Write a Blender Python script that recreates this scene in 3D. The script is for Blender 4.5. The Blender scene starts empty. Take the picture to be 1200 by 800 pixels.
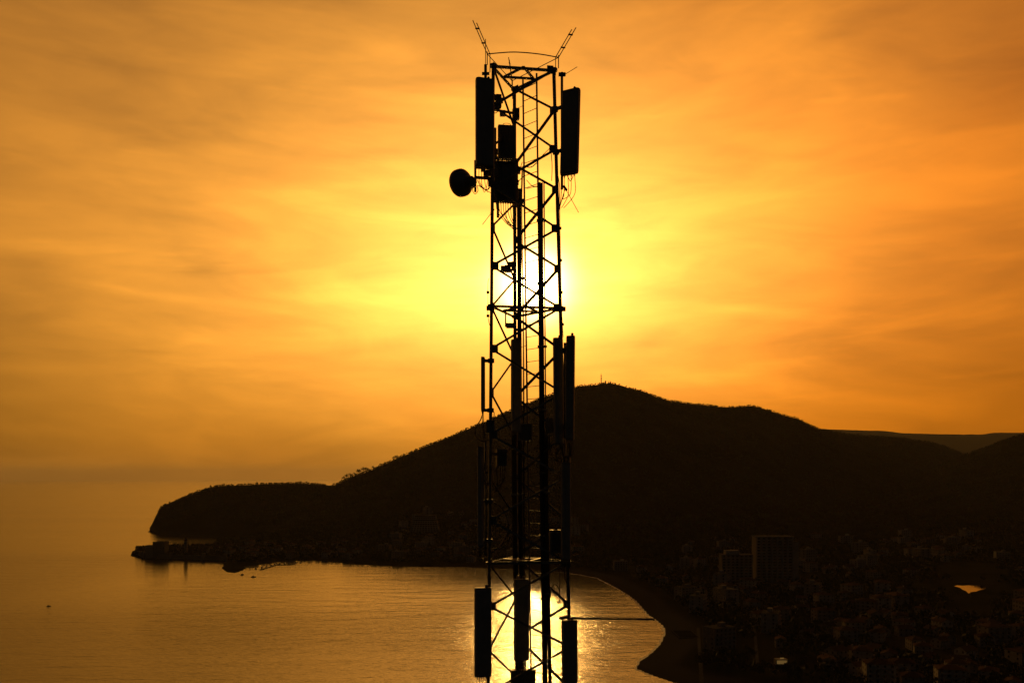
import bpy, bmesh, math, random
import numpy as np
from mathutils import Vector, Matrix

# ------------------------------------------------------------------ camera, sky, sun, exposure
scene = bpy.context.scene
COL = scene.collection
CAMZ = 130.0                     # camera height above the sea
F = 1000.0                       # focal length in photograph pixels (1200 wide)
HOR = 560.0                      # photograph row of the sea horizon

cam_d = bpy.data.cameras.new("camera")
cam = bpy.data.objects.new("camera", cam_d)
COL.objects.link(cam)
cam.location = (0, 0, CAMZ)
cam.rotation_euler = (math.radians(90), 0, 0)
cam_d.sensor_width = 36.0
cam_d.lens = 36.0 * F / 1200.0
cam_d.shift_y = (HOR - 400.0) / 1200.0
cam_d.clip_start = 0.1
cam_d.clip_end = 200000.0
scene.camera = cam

SUN_PX, SUN_PY = 625.0, 333.0
_sd = Vector(((SUN_PX - 600) / F, 1.0, (HOR - SUN_PY) / F)).normalized()
SUN_EL = math.asin(_sd.z)
SUN_AZ = math.atan2(_sd.x, _sd.y)          # from +Y towards +X

world = bpy.data.worlds.new("World")
scene.world = world
world.use_nodes = True


def build_world():
    nt = world.node_tree
    N, L = nt.nodes, nt.links
    N.clear()
    out = N.new("ShaderNodeOutputWorld")
    bg = N.new("ShaderNodeBackground")
    L.new(bg.outputs[0], out.inputs[0])
    bg.inputs[1].default_value = 0.1

    def m(op, a, b=None, c=None, clamp=False):
        n = N.new("ShaderNodeMath"); n.operation = op; n.use_clamp = clamp
        for i, v in enumerate((a, b, c)):
            if v is None: continue
            if isinstance(v, (int, float)): n.inputs[i].default_value = v
            else: L.new(v, n.inputs[i])
        return n.outputs[0]

    def vm(op, a, b=None):
        n = N.new("ShaderNodeVectorMath"); n.operation = op
        for i, v in enumerate((a, b)):
            if v is None: continue
            if isinstance(v, tuple): n.inputs[i].default_value = v
            else: L.new(v, n.inputs[i])
        return n

    tc = N.new("ShaderNodeTexCoord")
    d = vm("NORMALIZE", tc.outputs["Generated"]).outputs[0]
    sky = N.new("ShaderNodeTexSky")
    sky.sky_type = 'NISHITA'
    sky.sun_disc = False
    sky.sun_elevation = SUN_EL
    sky.sun_rotation = SUN_AZ
    sky.air_density = 2.0
    sky.dust_density = 6.0
    sky.ozone_density = 1.0

    # angular distance from the sun (the haze glow is a little wider than high)
    diff = vm("SUBTRACT", d, tuple(_sd)).outputs[0]
    chord_round = vm("LENGTH", diff).outputs["Value"]
    wide = vm("MULTIPLY", diff, (0.80, 1.0, 1.40)).outputs[0]
    chord = vm("LENGTH", wide).outputs["Value"]

    # thin cirrus veils, drawn out sideways and falling a little to one side
    mp = N.new("ShaderNodeMapping"); mp.vector_type = 'POINT'
    mp.inputs["Rotation"].default_value = (0, math.radians(9), 0)
    mp.inputs["Scale"].default_value = (1.5, 1.5, 6.0)
    L.new(d, mp.inputs[0])

    def noise(vec, scale, detail, rough, dist):
        n = N.new("ShaderNodeTexNoise")
        n.inputs["Scale"].default_value = scale
        n.inputs["Detail"].default_value = detail
        n.inputs["Roughness"].default_value = rough
        n.inputs["Distortion"].default_value = dist
        L.new(vec, n.inputs["Vector"])
        return n.outputs["Fac"]
    n_big = noise(mp.outputs[0], 1.6, 4.0, 0.5, 0.6)
    n_mid = noise(mp.outputs[0], 3.3, 7.0, 0.55, 1.2)
    n_fine = noise(mp.outputs[0], 9.0, 6.0, 0.6, 0.9)
    n_hue = noise(d, 1.7, 2.0, 0.5, 0.3)

    def ex(x, k, a):        # a * exp(-x/k)
        return m("MULTIPLY", m("EXPONENT", m("MULTIPLY", x, -1.0 / k)), a)
    broad = m("MULTIPLY", m("EXPONENT", m("MULTIPLY", m("POWER", m("MULTIPLY", chord, 1 / 0.45), 1.5), -1.0)), 1.52)
    tail = ex(chord, 0.10, 2.5)
    core = m("MULTIPLY", m("EXPONENT", m("MULTIPLY", m("POWER", chord_round, 2.0), -1 / 0.031 ** 2)), 13.0)
    disc = m("MULTIPLY", m("EXPONENT", m("MULTIPLY", m("POWER", chord_round, 2.0), -1 / 0.0135 ** 2)), 22.0)

    veil = m("ADD", m("MULTIPLY", m("SUBTRACT", n_big, 0.5), 1.0),
             m("ADD", m("MULTIPLY", m("SUBTRACT", n_mid, 0.5), 0.50),
               m("MULTIPLY", m("SUBTRACT", n_fine, 0.5), 0.10)))
    # finer cirrus wisps with crisper edges, long and thin
    mp2 = N.new("ShaderNodeMapping"); mp2.vector_type = 'POINT'
    mp2.inputs["Rotation"].default_value = (0, math.radians(12), 0)
    mp2.inputs["Scale"].default_value = (1.0, 1.0, 6.0)
    mp2.inputs["Location"].default_value = (3.1, 0.4, 1.7)
    L.new(d, mp2.inputs[0])
    n_w = noise(mp2.outputs[0], 2.1, 6.0, 0.52, 1.2)

    def ramp(x, a, b, lo, hi):
        r = N.new("ShaderNodeMapRange"); r.interpolation_type = 'SMOOTHSTEP'
        for i, q in enumerate((a, b, lo, hi)): r.inputs[i + 1].default_value = q
        L.new(x, r.inputs[0]); return r.outputs[0]
    wisp = m("ADD", ramp(n_w, 0.52, 0.74, 0.0, 0.20), ramp(n_w, 0.28, 0.48, -0.15, 0.0))
    veil = m("ADD", veil, wisp)
    veil_f = m("MAXIMUM", m("ADD", 1.0, veil), 0.35)
    # the air thickens towards the horizon and dims the glow there
    sx = N.new("ShaderNodeSeparateXYZ"); L.new(d, sx.inputs[0])
    ext = N.new("ShaderNodeMapRange"); ext.interpolation_type = 'SMOOTHSTEP'
    ext.inputs[1].default_value = -0.02; ext.inputs[2].default_value = 0.28
    ext.inputs[3].default_value = 0.76; ext.inputs[4].default_value = 1.0
    L.new(sx.outputs[2], ext.inputs[0])
    f_all = m("MULTIPLY", veil_f, ext.outputs[0])
    broad_r = m("MULTIPLY", broad, f_all)
    tail_r = m("MULTIPLY", m("MULTIPLY", tail, m("POWER", veil_f, 1.7)), m("POWER", ext.outputs[0], 3.0))
    near_r = m("ADD", core, disc)

    hue = N.new("ShaderNodeMix"); hue.data_type = 'RGBA'
    hue.inputs[6].default_value = (1.0, 0.255, 0.0, 1)
    hue.inputs[7].default_value = (1.0, 0.36, 0.024, 1)
    hf = m("ADD", m("MULTIPLY_ADD", m("SUBTRACT", n_hue, 0.5), 2.2, 0.5), m("MULTIPLY", sx.outputs[0], -1.3), clamp=True)
    L.new(hf, hue.inputs[0])

    def scaled(colour, k):
        n = N.new("ShaderNodeVectorMath"); n.operation = 'SCALE'
        if isinstance(colour, tuple): n.inputs[0].default_value = colour
        else: L.new(colour, n.inputs[0])
        L.new(m("MULTIPLY", k, 10.0), n.inputs[3])
        return n.outputs[0]
    glow = vm("ADD", vm("ADD", scaled(hue.outputs[2], broad_r), scaled((1.0, 0.48, 0.10), tail_r)).outputs[0], scaled((1.0, 0.60, 0.20), near_r))

    tint = vm("MULTIPLY", sky.outputs[0], (0.024, 0.030, 0.038)).outputs[0]
    add = vm("ADD", glow.outputs[0], tint).outputs[0]
    L.new(add, bg.inputs[0])


build_world()

sun_d = bpy.data.lights.new("sun", 'SUN')
sun_d.energy = 0.45
sun_d.angle = math.radians(0.53)
sun_d.color = (1.0, 0.52, 0.11)
sun = bpy.data.objects.new("sun", sun_d)
COL.objects.link(sun)
sun.rotation_euler = (-_sd).to_track_quat('-Z', 'Y').to_euler()
sun.location = (0, 0, 400)

scene.view_settings.view_transform = 'Standard'
scene.view_settings.look = 'None'
scene.view_settings.exposure = 0.0
scene.view_settings.gamma = 1.0
scene.view_settings.use_curve_mapping = False
scene.render.engine = 'CYCLES'
scene.cycles.volume_bounces = 1
scene.cycles.max_bounces = 6
scene.cycles.use_denoising = True

random.seed(7)
rng = np.random.default_rng(7)


# ------------------------------------------------------------------ helpers
def pt(px, py, Y):
    """World point seen at a photograph position when it stands Y metres away."""
    return Vector(((px - 600) / F * Y, Y, CAMZ + (HOR - py) / F * Y))


def mat(name, color, rough=0.6, metal=0.0, var=0.25, scale=4.0, spec=0.5, bump=0.0, coords='Object', color2=None):
    m = bpy.data.materials.new(name); m.use_nodes = True
    nt = m.node_tree; N, L = nt.nodes, nt.links
    b = N["Principled BSDF"]
    tc = N.new("ShaderNodeTexCoord")
    n = N.new("ShaderNodeTexNoise")
    n.inputs["Scale"].default_value = scale
    n.inputs["Detail"].default_value = 6
    n.inputs["Roughness"].default_value = 0.6
    L.new(tc.outputs[coords], n.inputs["Vector"])
    r = N.new("ShaderNodeValToRGB")
    c = color
    c2 = color2 or tuple(min(1, v * (1 + var)) for v in c)
    c1 = tuple(v * (1 - var) for v in c)
    r.color_ramp.elements[0].color = (*c1, 1); r.color_ramp.elements[0].position = 0.3
    r.color_ramp.elements[1].color = (*c2, 1); r.color_ramp.elements[1].position = 0.7
    L.new(n.outputs["Fac"], r.inputs[0]); L.new(r.outputs[0], b.inputs["Base Color"])
    mr = N.new("ShaderNodeMapRange")
    mr.inputs[3].default_value = max(0.02, rough - 0.12); mr.inputs[4].default_value = min(1, rough + 0.12)
    L.new(n.outputs["Fac"], mr.inputs[0]); L.new(mr.outputs[0], b.inputs["Roughness"])
    b.inputs["Metallic"].default_value = metal
    b.inputs["Specular IOR Level"].default_value = spec
    if bump:
        bp = N.new("ShaderNodeBump"); bp.inputs["Strength"].default_value = 0.6
        bp.inputs["Distance"].default_value = bump
        L.new(n.outputs["Fac"], bp.inputs["Height"]); L.new(bp.outputs[0], b.inputs["Normal"])
    return m


class MB:
    """Collects boxes, bars, tubes and prisms into one mesh."""
    def __init__(s): s.v = []; s.f = []

    def add(s, vs, fs):
        o = len(s.v); s.v += [Vector(v) for v in vs]; s.f += [tuple(i + o for i in f) for f in fs]; return s

    def box(s, c, size, rot=None, ch=0.0):
        c = Vector(c); x, y, z = [q / 2 for q in size]
        R = rot if rot is not None else Matrix.Identity(3)
        if ch:
            prof = [(x - ch, -y), (x, -y + ch), (x, y - ch), (x - ch, y), (-x + ch, y), (-x, y - ch), (-x, -y + ch), (-x + ch, -y)]
        else:
            prof = [(x, -y), (x, y), (-x, y), (-x, -y)]
        n = len(prof)
        vs = [c + R @ Vector((a, b, -z)) for a, b in prof] + [c + R @ Vector((a, b, z)) for a, b in prof]
        fs = [tuple(range(n))[::-1], tuple(range(n, 2 * n))] + [(i, (i + 1) % n, n + (i + 1) % n, n + i) for i in range(n)]
        return s.add(vs, fs)

    def bar(s, a, b, w, h=None, n=None):
        """Straight bar from a to b: rectangular w x h, or round with n sides."""
        a, b = Vector(a), Vector(b); d = (b - a).normalized()
        up = Vector((0, 0, 1)) if abs(d.z) < 0.95 else Vector((0, 1, 0))
        u = d.cross(up).normalized(); v = u.cross(d).normalized()
        if n:
            prof = [(math.cos(2 * math.pi * i / n) * w / 2, math.sin(2 * math.pi * i / n) * w / 2) for i in range(n)]
        else:
            h = h or w
            prof = [(w / 2, -h / 2), (w / 2, h / 2), (-w / 2, h / 2), (-w / 2, -h / 2)]
        k = len(prof)
        vs = [a + u * p + v * q for p, q in prof] + [b + u * p + v * q for p, q in prof]
        fs = [tuple(range(k))[::-1], tuple(range(k, 2 * k))] + [(i, (i + 1) % k, k + (i + 1) % k, k + i) for i in range(k)]
        return s.add(vs, fs)

    def angle(s, a, b, w, t):
        """Angle-iron from a to b."""
        a, b = Vector(a), Vector(b); d = (b - a).normalized()
        up = Vector((0, 0, 1)) if abs(d.z) < 0.95 else Vector((0, 1, 0))
        u = d.cross(up).normalized(); v = u.cross(d).normalized()
        prof = [(-w / 2, -w / 2), (w / 2, -w / 2), (w / 2, -w / 2 + t), (-w / 2 + t, -w / 2 + t), (-w / 2 + t, w / 2), (-w / 2, w / 2)]
        vs = [a + u * p + v * q for p, q in prof] + [b + u * p + v * q for p, q in prof]
        k = 6
        fs = [(0, 1, 2, 3)[::-1], (0, 3, 4, 5)[::-1], (6, 7, 8, 9), (6, 9, 10, 11)]
        fs += [(i, (i + 1) % k, k + (i + 1) % k, k + i) for i in range(k)]
        return s.add(vs, fs)

    def tube(s, path, r, n=6, smooth=4):
        p = [Vector(q) for q in path]
        if len(p) > 2 and smooth > 1:
            e = [p[0] * 2 - p[1]] + p + [p[-1] * 2 - p[-2]]; q = []
            for i in range(1, len(e) - 2):
                for k in range(smooth):
                    t = k / smooth
                    q.append(0.5 * (2 * e[i] + (e[i + 1] - e[i - 1]) * t + (2 * e[i - 1] - 5 * e[i] + 4 * e[i + 1] - e[i + 2]) * t * t
                                    + (3 * e[i] - e[i - 1] - 3 * e[i + 1] + e[i + 2]) * t ** 3))
            q.append(p[-1]); p = q
        o = len(s.v)
        u = None
        for i, c in enumerate(p):
            d = (p[min(i + 1, len(p) - 1)] - p[max(i - 1, 0)]).normalized()
            if u is None:
                up = Vector((0, 0, 1)) if abs(d.z) < 0.9 else Vector((0, 1, 0))
                u = d.cross(up).normalized()
            u = (u - d * u.dot(d)).normalized(); v = d.cross(u)
            rr = r[i] if isinstance(r, list) else r
            for k in range(n):
                a = 2 * math.pi * k / n
                s.v.append(c + (u * math.cos(a) + v * math.sin(a)) * rr)
        for i in range(len(p) - 1):
            for k in range(n):
                s.f.append((o + i * n + k, o + i * n + (k + 1) % n, o + (i + 1) * n + (k + 1) % n, o + (i + 1) * n + k))
        s.f.append(tuple(o + k for k in range(n))[::-1]); s.f.append(tuple(o + (len(p) - 1) * n + k for k in range(n)))
        return s

    def lathe(s, prof, base, axis, n=20):
        """prof: (radius, distance along axis)."""
        axis = Vector(axis).normalized(); base = Vector(base)
        up = Vector((0, 0, 1)) if abs(axis.z) < 0.9 else Vector((0, 1, 0))
        u = axis.cross(up).normalized(); v = u.cross(axis)
        o = len(s.v)
        for r, h in prof:
            for k in range(n):
                a = 2 * math.pi * k / n
                s.v.append(base + axis * h + (u * math.cos(a) + v * math.sin(a)) * max(r, 1e-4))
        for i in range(len(prof) - 1):
            for k in range(n):
                s.f.append((o + i * n + k, o + i * n + (k + 1) % n, o + (i + 1) * n + (k + 1) % n, o + (i + 1) * n + k))
        s.f.append(tuple(o + k for k in range(n))[::-1]); s.f.append(tuple(o + (len(prof) - 1) * n + k for k in range(n)))
        return s

    def build(s, name, material, parent=None, origin=None, smooth=False):
        o0 = Vector(origin) if origin is not None else (Vector(parent["_o"]) if parent is not None and "_o" in parent else Vector((0, 0, 0)))
        me = bpy.data.meshes.new(name)
        me.from_pydata([v - o0 for v in s.v], [], s.f)
        me.materials.append(material)
        bm = bmesh.new(); bm.from_mesh(me); bmesh.ops.recalc_face_normals(bm, faces=bm.faces); bm.to_mesh(me); bm.free()
        if smooth:
            me.polygons.foreach_set("use_smooth", [len(p.vertices) == 4 for p in me.polygons])
        ob = bpy.data.objects.new(name, me); COL.objects.link(ob)
        if parent is not None:
            ob.parent = parent
            ob["_o"] = tuple(o0)
        else:
            ob.location = o0
        return ob


def thing(name, label, cat, loc=(0, 0, 0), group=None, rotz=0.0):
    o = bpy.data.objects.new(name, None); COL.objects.link(o)
    o.empty_display_size = 0.2
    o.location = loc; o.rotation_euler = (0, 0, rotz)
    o["label"] = label; o["category"] = cat; o["_o"] = tuple(loc)
    if group: o["group"] = group
    return o


def tag(o, label, cat, group=None, kind=None):
    o["label"] = label; o["category"] = cat
    if group: o["group"] = group
    if kind: o["kind"] = kind
    return o


def copy_tree(o, parent=None):
    c = o.copy(); COL.objects.link(c); c.parent = parent
    for ch in list(o.children): copy_tree(ch, c)
    return c


def raw_mesh(name, verts, faces, material, smooth=False):
    """verts (n,3) and faces (m,k) as arrays."""
    me = bpy.data.meshes.new(name)
    verts = np.ascontiguousarray(verts, dtype=np.float32); faces = np.ascontiguousarray(faces, dtype=np.int32)
    k = faces.shape[1]
    me.vertices.add(len(verts)); me.vertices.foreach_set("co", verts.ravel())
    me.loops.add(faces.size); me.loops.foreach_set("vertex_index", faces.ravel())
    me.polygons.add(len(faces)); me.polygons.foreach_set("loop_start", np.arange(0, faces.size, k, dtype=np.int32))
    me.update(calc_edges=True)
    if smooth: me.polygons.foreach_set("use_smooth", np.ones(len(faces), dtype=bool))
    me.materials.append(material)
    me.validate()
    o = bpy.data.objects.new(name, me); COL.objects.link(o)
    return o


# ------------------------------------------------------------------ materials
M = {}
M['steel'] = mat("galvanised_steel", (0.22, 0.22, 0.22), 0.5, 0.55, 0.3, 9)
M['plate'] = mat("gusset_steel", (0.2, 0.2, 0.2), 0.55, 0.5, 0.3, 12)
M['radome'] = mat("weathered_radome", (0.34, 0.34, 0.32), 0.5, 0, 0.12, 5, spec=0.35)
M['cap'] = mat("radome_cap", (0.22, 0.22, 0.22), 0.6, 0, 0.15, 8)
M['radio'] = mat("radio_casing", (0.20, 0.205, 0.21), 0.5, 0.2, 0.15, 8)
M['cable'] = mat("black_cable", (0.015, 0.014, 0.013), 0.5, 0, 0.2, 20)
M['dish'] = mat("dish_shell", (0.28, 0.28, 0.28), 0.5, 0.1, 0.15, 6)
M['concrete'] = mat("concrete", (0.28, 0.27, 0.25), 0.85, 0, 0.2, 1.5, bump=0.02)

# ------------------------------------------------------------------ land form


def smoothstep(a, b, x):
    t = np.clip((x - a) / (b - a), 0, 1); return t * t * (3 - 2 * t)


_perm = rng.random((256, 256)).astype(np.float64)


def vnoise(x, y):
    xi = np.floor(x).astype(int); yi = np.floor(y).astype(int)
    fx = x - xi; fy = y - yi
    fx = fx * fx * (3 - 2 * fx); fy = fy * fy * (3 - 2 * fy)
    a = _perm[xi & 255, yi & 255]; b = _perm[(xi + 1) & 255, yi & 255]
    c = _perm[xi & 255, (yi + 1) & 255]; d = _perm[(xi + 1) & 255, (yi + 1) & 255]
    return (a * (1 - fx) + b * fx) * (1 - fy) + (c * (1 - fx) + d * fx) * fy - 0.5


def fbm(x, y, s, octv=5):
    v = 0; a = 1.0
    for k in range(octv):
        v = v + a * vnoise(x / s + 17.3 * k, y / s - 9.1 * k); s *= 0.5; a *= 0.5
    return v


def sea_xy(px, py):
    Y = CAMZ * F / (py - HOR); return ((px - 600) / F * Y, Y)


COAST_BAY = [(870, 812), (790, 799), (765, 791), (746, 783), (751, 774), (764, 765), (774, 755), (780, 742), (778, 733), (769, 726),
             (760, 720), (754, 713), (747, 705), (738, 698), (727, 691), (714, 684), (700, 677), (680, 673), (640, 668), (590, 666),
             (540, 664), (500, 664), (460, 663), (420, 661), (390, 657.5), (365, 656), (342, 656.5), (325, 658), (308, 661), (291, 663),
             (284, 668), (275, 671), (266, 670), (261, 666), (262, 661), (266, 657), (240, 656.5), (200, 655.5), (165, 654), (153, 651),
             (156, 645), (175, 642), (205, 641), (235, 640), (250, 636), (258, 631), (250, 629), (215, 627), (185, 626), (175, 623)]
coast_xy = [sea_xy(*p) for p in COAST_BAY]
coast_back = [sea_xy(176, 618), sea_xy(230, 605), sea_xy(330, 592), sea_xy(450, 583), sea_xy(560, 576), sea_xy(640, 571.5), (1200, 14000),
              (9000, 16000), (16000, 12000), (9000, 2500), (5000, -300), (-3200, -300), (-2200, 250), (-900, 330), (-300, 350), (0, 372), (140, 430)]
POLY = np.array([(210, 470)] + coast_xy + coast_back)


def coast_dist(X, Y):
    """Metres inland (+) or out to sea (-)."""
    shp = X.shape; x = X.ravel(); y = Y.ravel()
    best = np.full(x.shape, 1e18); inside = np.zeros(x.shape, bool)
    n = len(POLY)
    for i in range(n):
        x0, y0 = POLY[i]; x1, y1 = POLY[(i + 1) % n]
        dx, dy = x1 - x0, y1 - y0
        t = np.clip(((x - x0) * dx + (y - y0) * dy) / (dx * dx + dy * dy), 0, 1)
        best = np.minimum(best, (x - x0 - t * dx) ** 2 + (y - y0 - t * dy) ** 2)
        c = ((y0 > y) != (y1 > y))
        with np.errstate(divide='ignore', invalid='ignore'):
            xi = x0 + (y - y0) * dx / (dy if dy != 0 else 1e-9)
        inside ^= c & (x < xi)
    d = np.sqrt(best); d[~inside] *= -1
    return d.reshape(shp)


# ridges: photograph column, row of the skyline, distance of the ridge, distance of its foot
RIDGE1 = np.array([
    (165, 640, 2050, 1950), (174, 621, 2060, 1960), (177, 612, 2070, 1950), (182, 599, 2080, 1940), (190, 594, 2100, 1930), (205, 588, 2120, 1920), (220, 581, 2140, 1910),
    (240, 573.5, 2170, 1880), (262, 570, 2200, 1810), (300, 568, 2250, 1690), (340, 567, 2300, 1580), (370, 568, 2330, 1520),
    (392, 569, 2350, 1470), (405, 563, 2360, 1470), (430, 553, 2380, 1480), (460, 540, 2410, 1480), (490, 527, 2440, 1490),
    (520, 515, 2480, 1500), (555, 501, 2520, 1510), (585, 487, 2550, 1520), (620, 473, 2590, 1550), (650, 462, 2620, 1580),
    (675, 455, 2650, 1600), (700, 451.5, 2690, 1640), (715, 450.5, 2700, 1660), (735, 456, 2710, 1700), (755, 460.5, 2730, 1730),
    (770, 466, 2750, 1760), (785, 471, 2770, 1780), (810, 475, 2800, 1820), (850, 480, 2850, 1880), (868, 478, 2870, 1900),
    (882, 478, 2890, 1920), (900, 483, 2910, 1940), (920, 489, 2930, 1960), (935, 492.5, 2950, 1980), (950, 500, 2970, 2000),
    (960, 504.5, 2990, 2010), (1000, 511, 3100, 2050), (1060, 515, 3250, 2100), (1090, 520, 3350, 2150), (1110, 526, 3450, 2200),
    (1130, 534, 3500, 2250), (1180, 546, 3500, 2300), (1260, 556, 3500, 2400), (1500, 559, 3500, 2500)], float)
RIDGE2 = np.array([
    (980, 606, 2500, 1900), (1040, 575, 2550, 1800), (1090, 552, 2600, 1750), (1120, 538, 2620, 1700), (1135, 532.5, 2640, 1700), (1152, 526, 2650, 1680),
    (1172, 518, 2660, 1660), (1200, 510, 2680, 1640), (1260, 496, 2700, 1600), (1400, 480, 2800, 1600), (1800, 470, 3000, 1700),
    (3500, 465, 3000, 1700)], float)
RIDGE3 = np.array([
    (640, 569, 9500, 5200), (700, 545, 9500, 5000), (800, 515, 9500, 4600), (900, 505, 9500, 4400), (965, 503.5, 9500, 4300), (1000, 505, 9500, 4300),
    (1035, 506, 9500, 4300), (1060, 509, 9500, 4300), (1110, 510.5, 9500, 4300), (1150, 511, 9500, 4300), (1165, 509, 9500, 4300),
    (1200, 509, 9500, 4300), (1300, 505, 9500, 4300), (2000, 500, 9500, 4300), (4000, 500, 9500, 4300)], float)


def ridge_h(R, px, Y, back):
    py = np.interp(px, R[:, 0], R[:, 1]); Yr = np.interp(px, R[:, 0], R[:, 2]); Yf = np.interp(px, R[:, 0], R[:, 3])
    Z = CAMZ + (HOR - py) / F * Yr - np.interp(px, [200, 400, 900, 1000], [3.0, 6.0, 7.0, 14.0])
    Z = np.where((px < R[0, 0]), 0, np.maximum(Z, 0))
    t = np.clip((Y - Yf) / (Yr - Yf), 0, 1)
    s = 0.45 * t + 0.55 * t * t * (3 - 2 * t)
    b = np.exp(-(np.maximum(Y - Yr, 0) / back) ** 2)
    return Z * s * b, t


def height(X, Y):
    Ys = np.maximum(Y, 1.0)
    px = 600 + F * X / Ys
    d = coast_dist(X, Y)
    dp = np.maximum(d, 0)
    plain = 0.25 + 2.6 * (1 - np.exp(-dp / 28)) + 0.006 * dp
    h1, t1 = ridge_h(RIDGE1, px, Y, 900)
    h2, t2 = ridge_h(RIDGE2, px, Y, 900)
    h3, t3 = ridge_h(RIDGE3, px, Y, 2500)
    hill = np.maximum(np.maximum(h1, h2), h3)
    rough = fbm(X, Y, 420.0) * np.clip(hill / 260, 0, 1) * 34 * np.clip(1.02 - np.maximum(t1, t2), 0.0, 1) + fbm(X + 500, Y, 60.0, 4) * np.clip(hill / 100, 0, 1) * 5
    hill = np.maximum(hill + rough * (hill > 3), 0)
    # old-town rock on its spit
    near = 100 - 0.262 * (np.hypot(X * 0.8, Y) - 20)
    z = plain + hill
    z = np.maximum(z, np.maximum(near, 0) + 0.3)
    spit = (px > 145) & (px < 262) & (Y > 1250) & (Y < 1700)
    z = z + np.where(spit, 3.5 * smoothstep(0, 26, dp), 0)
    z = np.minimum(z, 0.12 + dp * 2.2)
    return np.where(d > 0, z, np.maximum(-6.0, d * 0.12 - 0.05)), d


def ground_z(x, y):
    return float(height(np.array([x]), np.array([y]))[0][0])


def make_terrain():
    cols = np.concatenate([np.linspace(-9000, -700, 25), np.linspace(-600, -40, 36), np.linspace(-36, 1240, 460), np.linspace(1250, 1800, 40), np.linspace(1900, 9000, 25)])
    rows = np.concatenate([np.linspace(4, 380, 40), np.linspace(390, 900, 110), np.linspace(905, 1800, 130), np.linspace(1806, 3600, 210), np.linspace(3640, 14500, 90)])
    PX, YY = np.meshgrid(cols, rows)
    XX = (PX - 600) / F * YY
    Z, D = height(XX, YY)
    v = np.stack([XX, YY, Z], -1).reshape(-1, 3)
    nc, nr = len(cols), len(rows)
    i = np.arange(nr - 1)[:, None] * nc + np.arange(nc - 1)[None, :]
    f = np.stack([i, i + 1, i + nc + 1, i + nc], -1).reshape(-1, 4)
    dd = D.reshape(-1)
    keep = (dd[f].max(axis=1) > -50)
    f = f[keep]
    used = np.unique(f); remap = np.full(len(v), -1); remap[used] = np.arange(len(used))
    m = bpy.data.materials.new("hillside_earth"); m.use_nodes = True
    nt = m.node_tree; N, L = nt.nodes, nt.links; b = N["Principled BSDF"]; b.inputs["Roughness"].default_value = 0.95
    b.inputs["Specular IOR Level"].default_value = 0.0
    geo = N.new("ShaderNodeNewGeometry"); sep = N.new("ShaderNodeSeparateXYZ"); L.new(geo.outputs["Position"], sep.inputs[0])
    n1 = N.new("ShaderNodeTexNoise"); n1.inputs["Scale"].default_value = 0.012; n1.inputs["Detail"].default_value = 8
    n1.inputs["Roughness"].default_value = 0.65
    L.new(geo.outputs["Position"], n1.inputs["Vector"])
    r = N.new("ShaderNodeValToRGB")
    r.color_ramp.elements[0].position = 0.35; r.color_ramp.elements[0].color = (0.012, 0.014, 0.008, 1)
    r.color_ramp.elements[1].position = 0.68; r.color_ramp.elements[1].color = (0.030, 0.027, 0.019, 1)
    L.new(n1.outputs["Fac"], r.inputs[0]); 
    # sand and shingle near the water
    at = N.new("ShaderNodeAttribute"); at.attribute_name = "sand"
    mx = N.new("ShaderNodeMix"); mx.data_type = 'RGBA'
    mx.inputs[7].default_value = (0.042, 0.042, 0.042, 1)
    L.new(at.outputs['Fac'], mx.inputs[0]); L.new(r.outputs[0], mx.inputs[6])
    L.new(mx.outputs[2], b.inputs["Base Color"])
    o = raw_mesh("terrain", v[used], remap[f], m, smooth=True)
    pxs = PX.reshape(-1)[used]; ys = v[used][:, 1]; du = dd[used]
    sand = smoothstep(34, 20, du) * (pxs > 660) * (ys < 1250) * (ys > 520) + 0.25 * smoothstep(8, 3, du)
    at_ = o.data.attributes.new("sand", 'FLOAT', 'POINT'); at_.data.foreach_set("value", np.clip(sand, 0, 1).astype(np.float32))
    tag(o, "dark wooded hill, headland and coastal plain around the bay", "terrain", kind="structure")
    return o


terrain = make_terrain()


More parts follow.
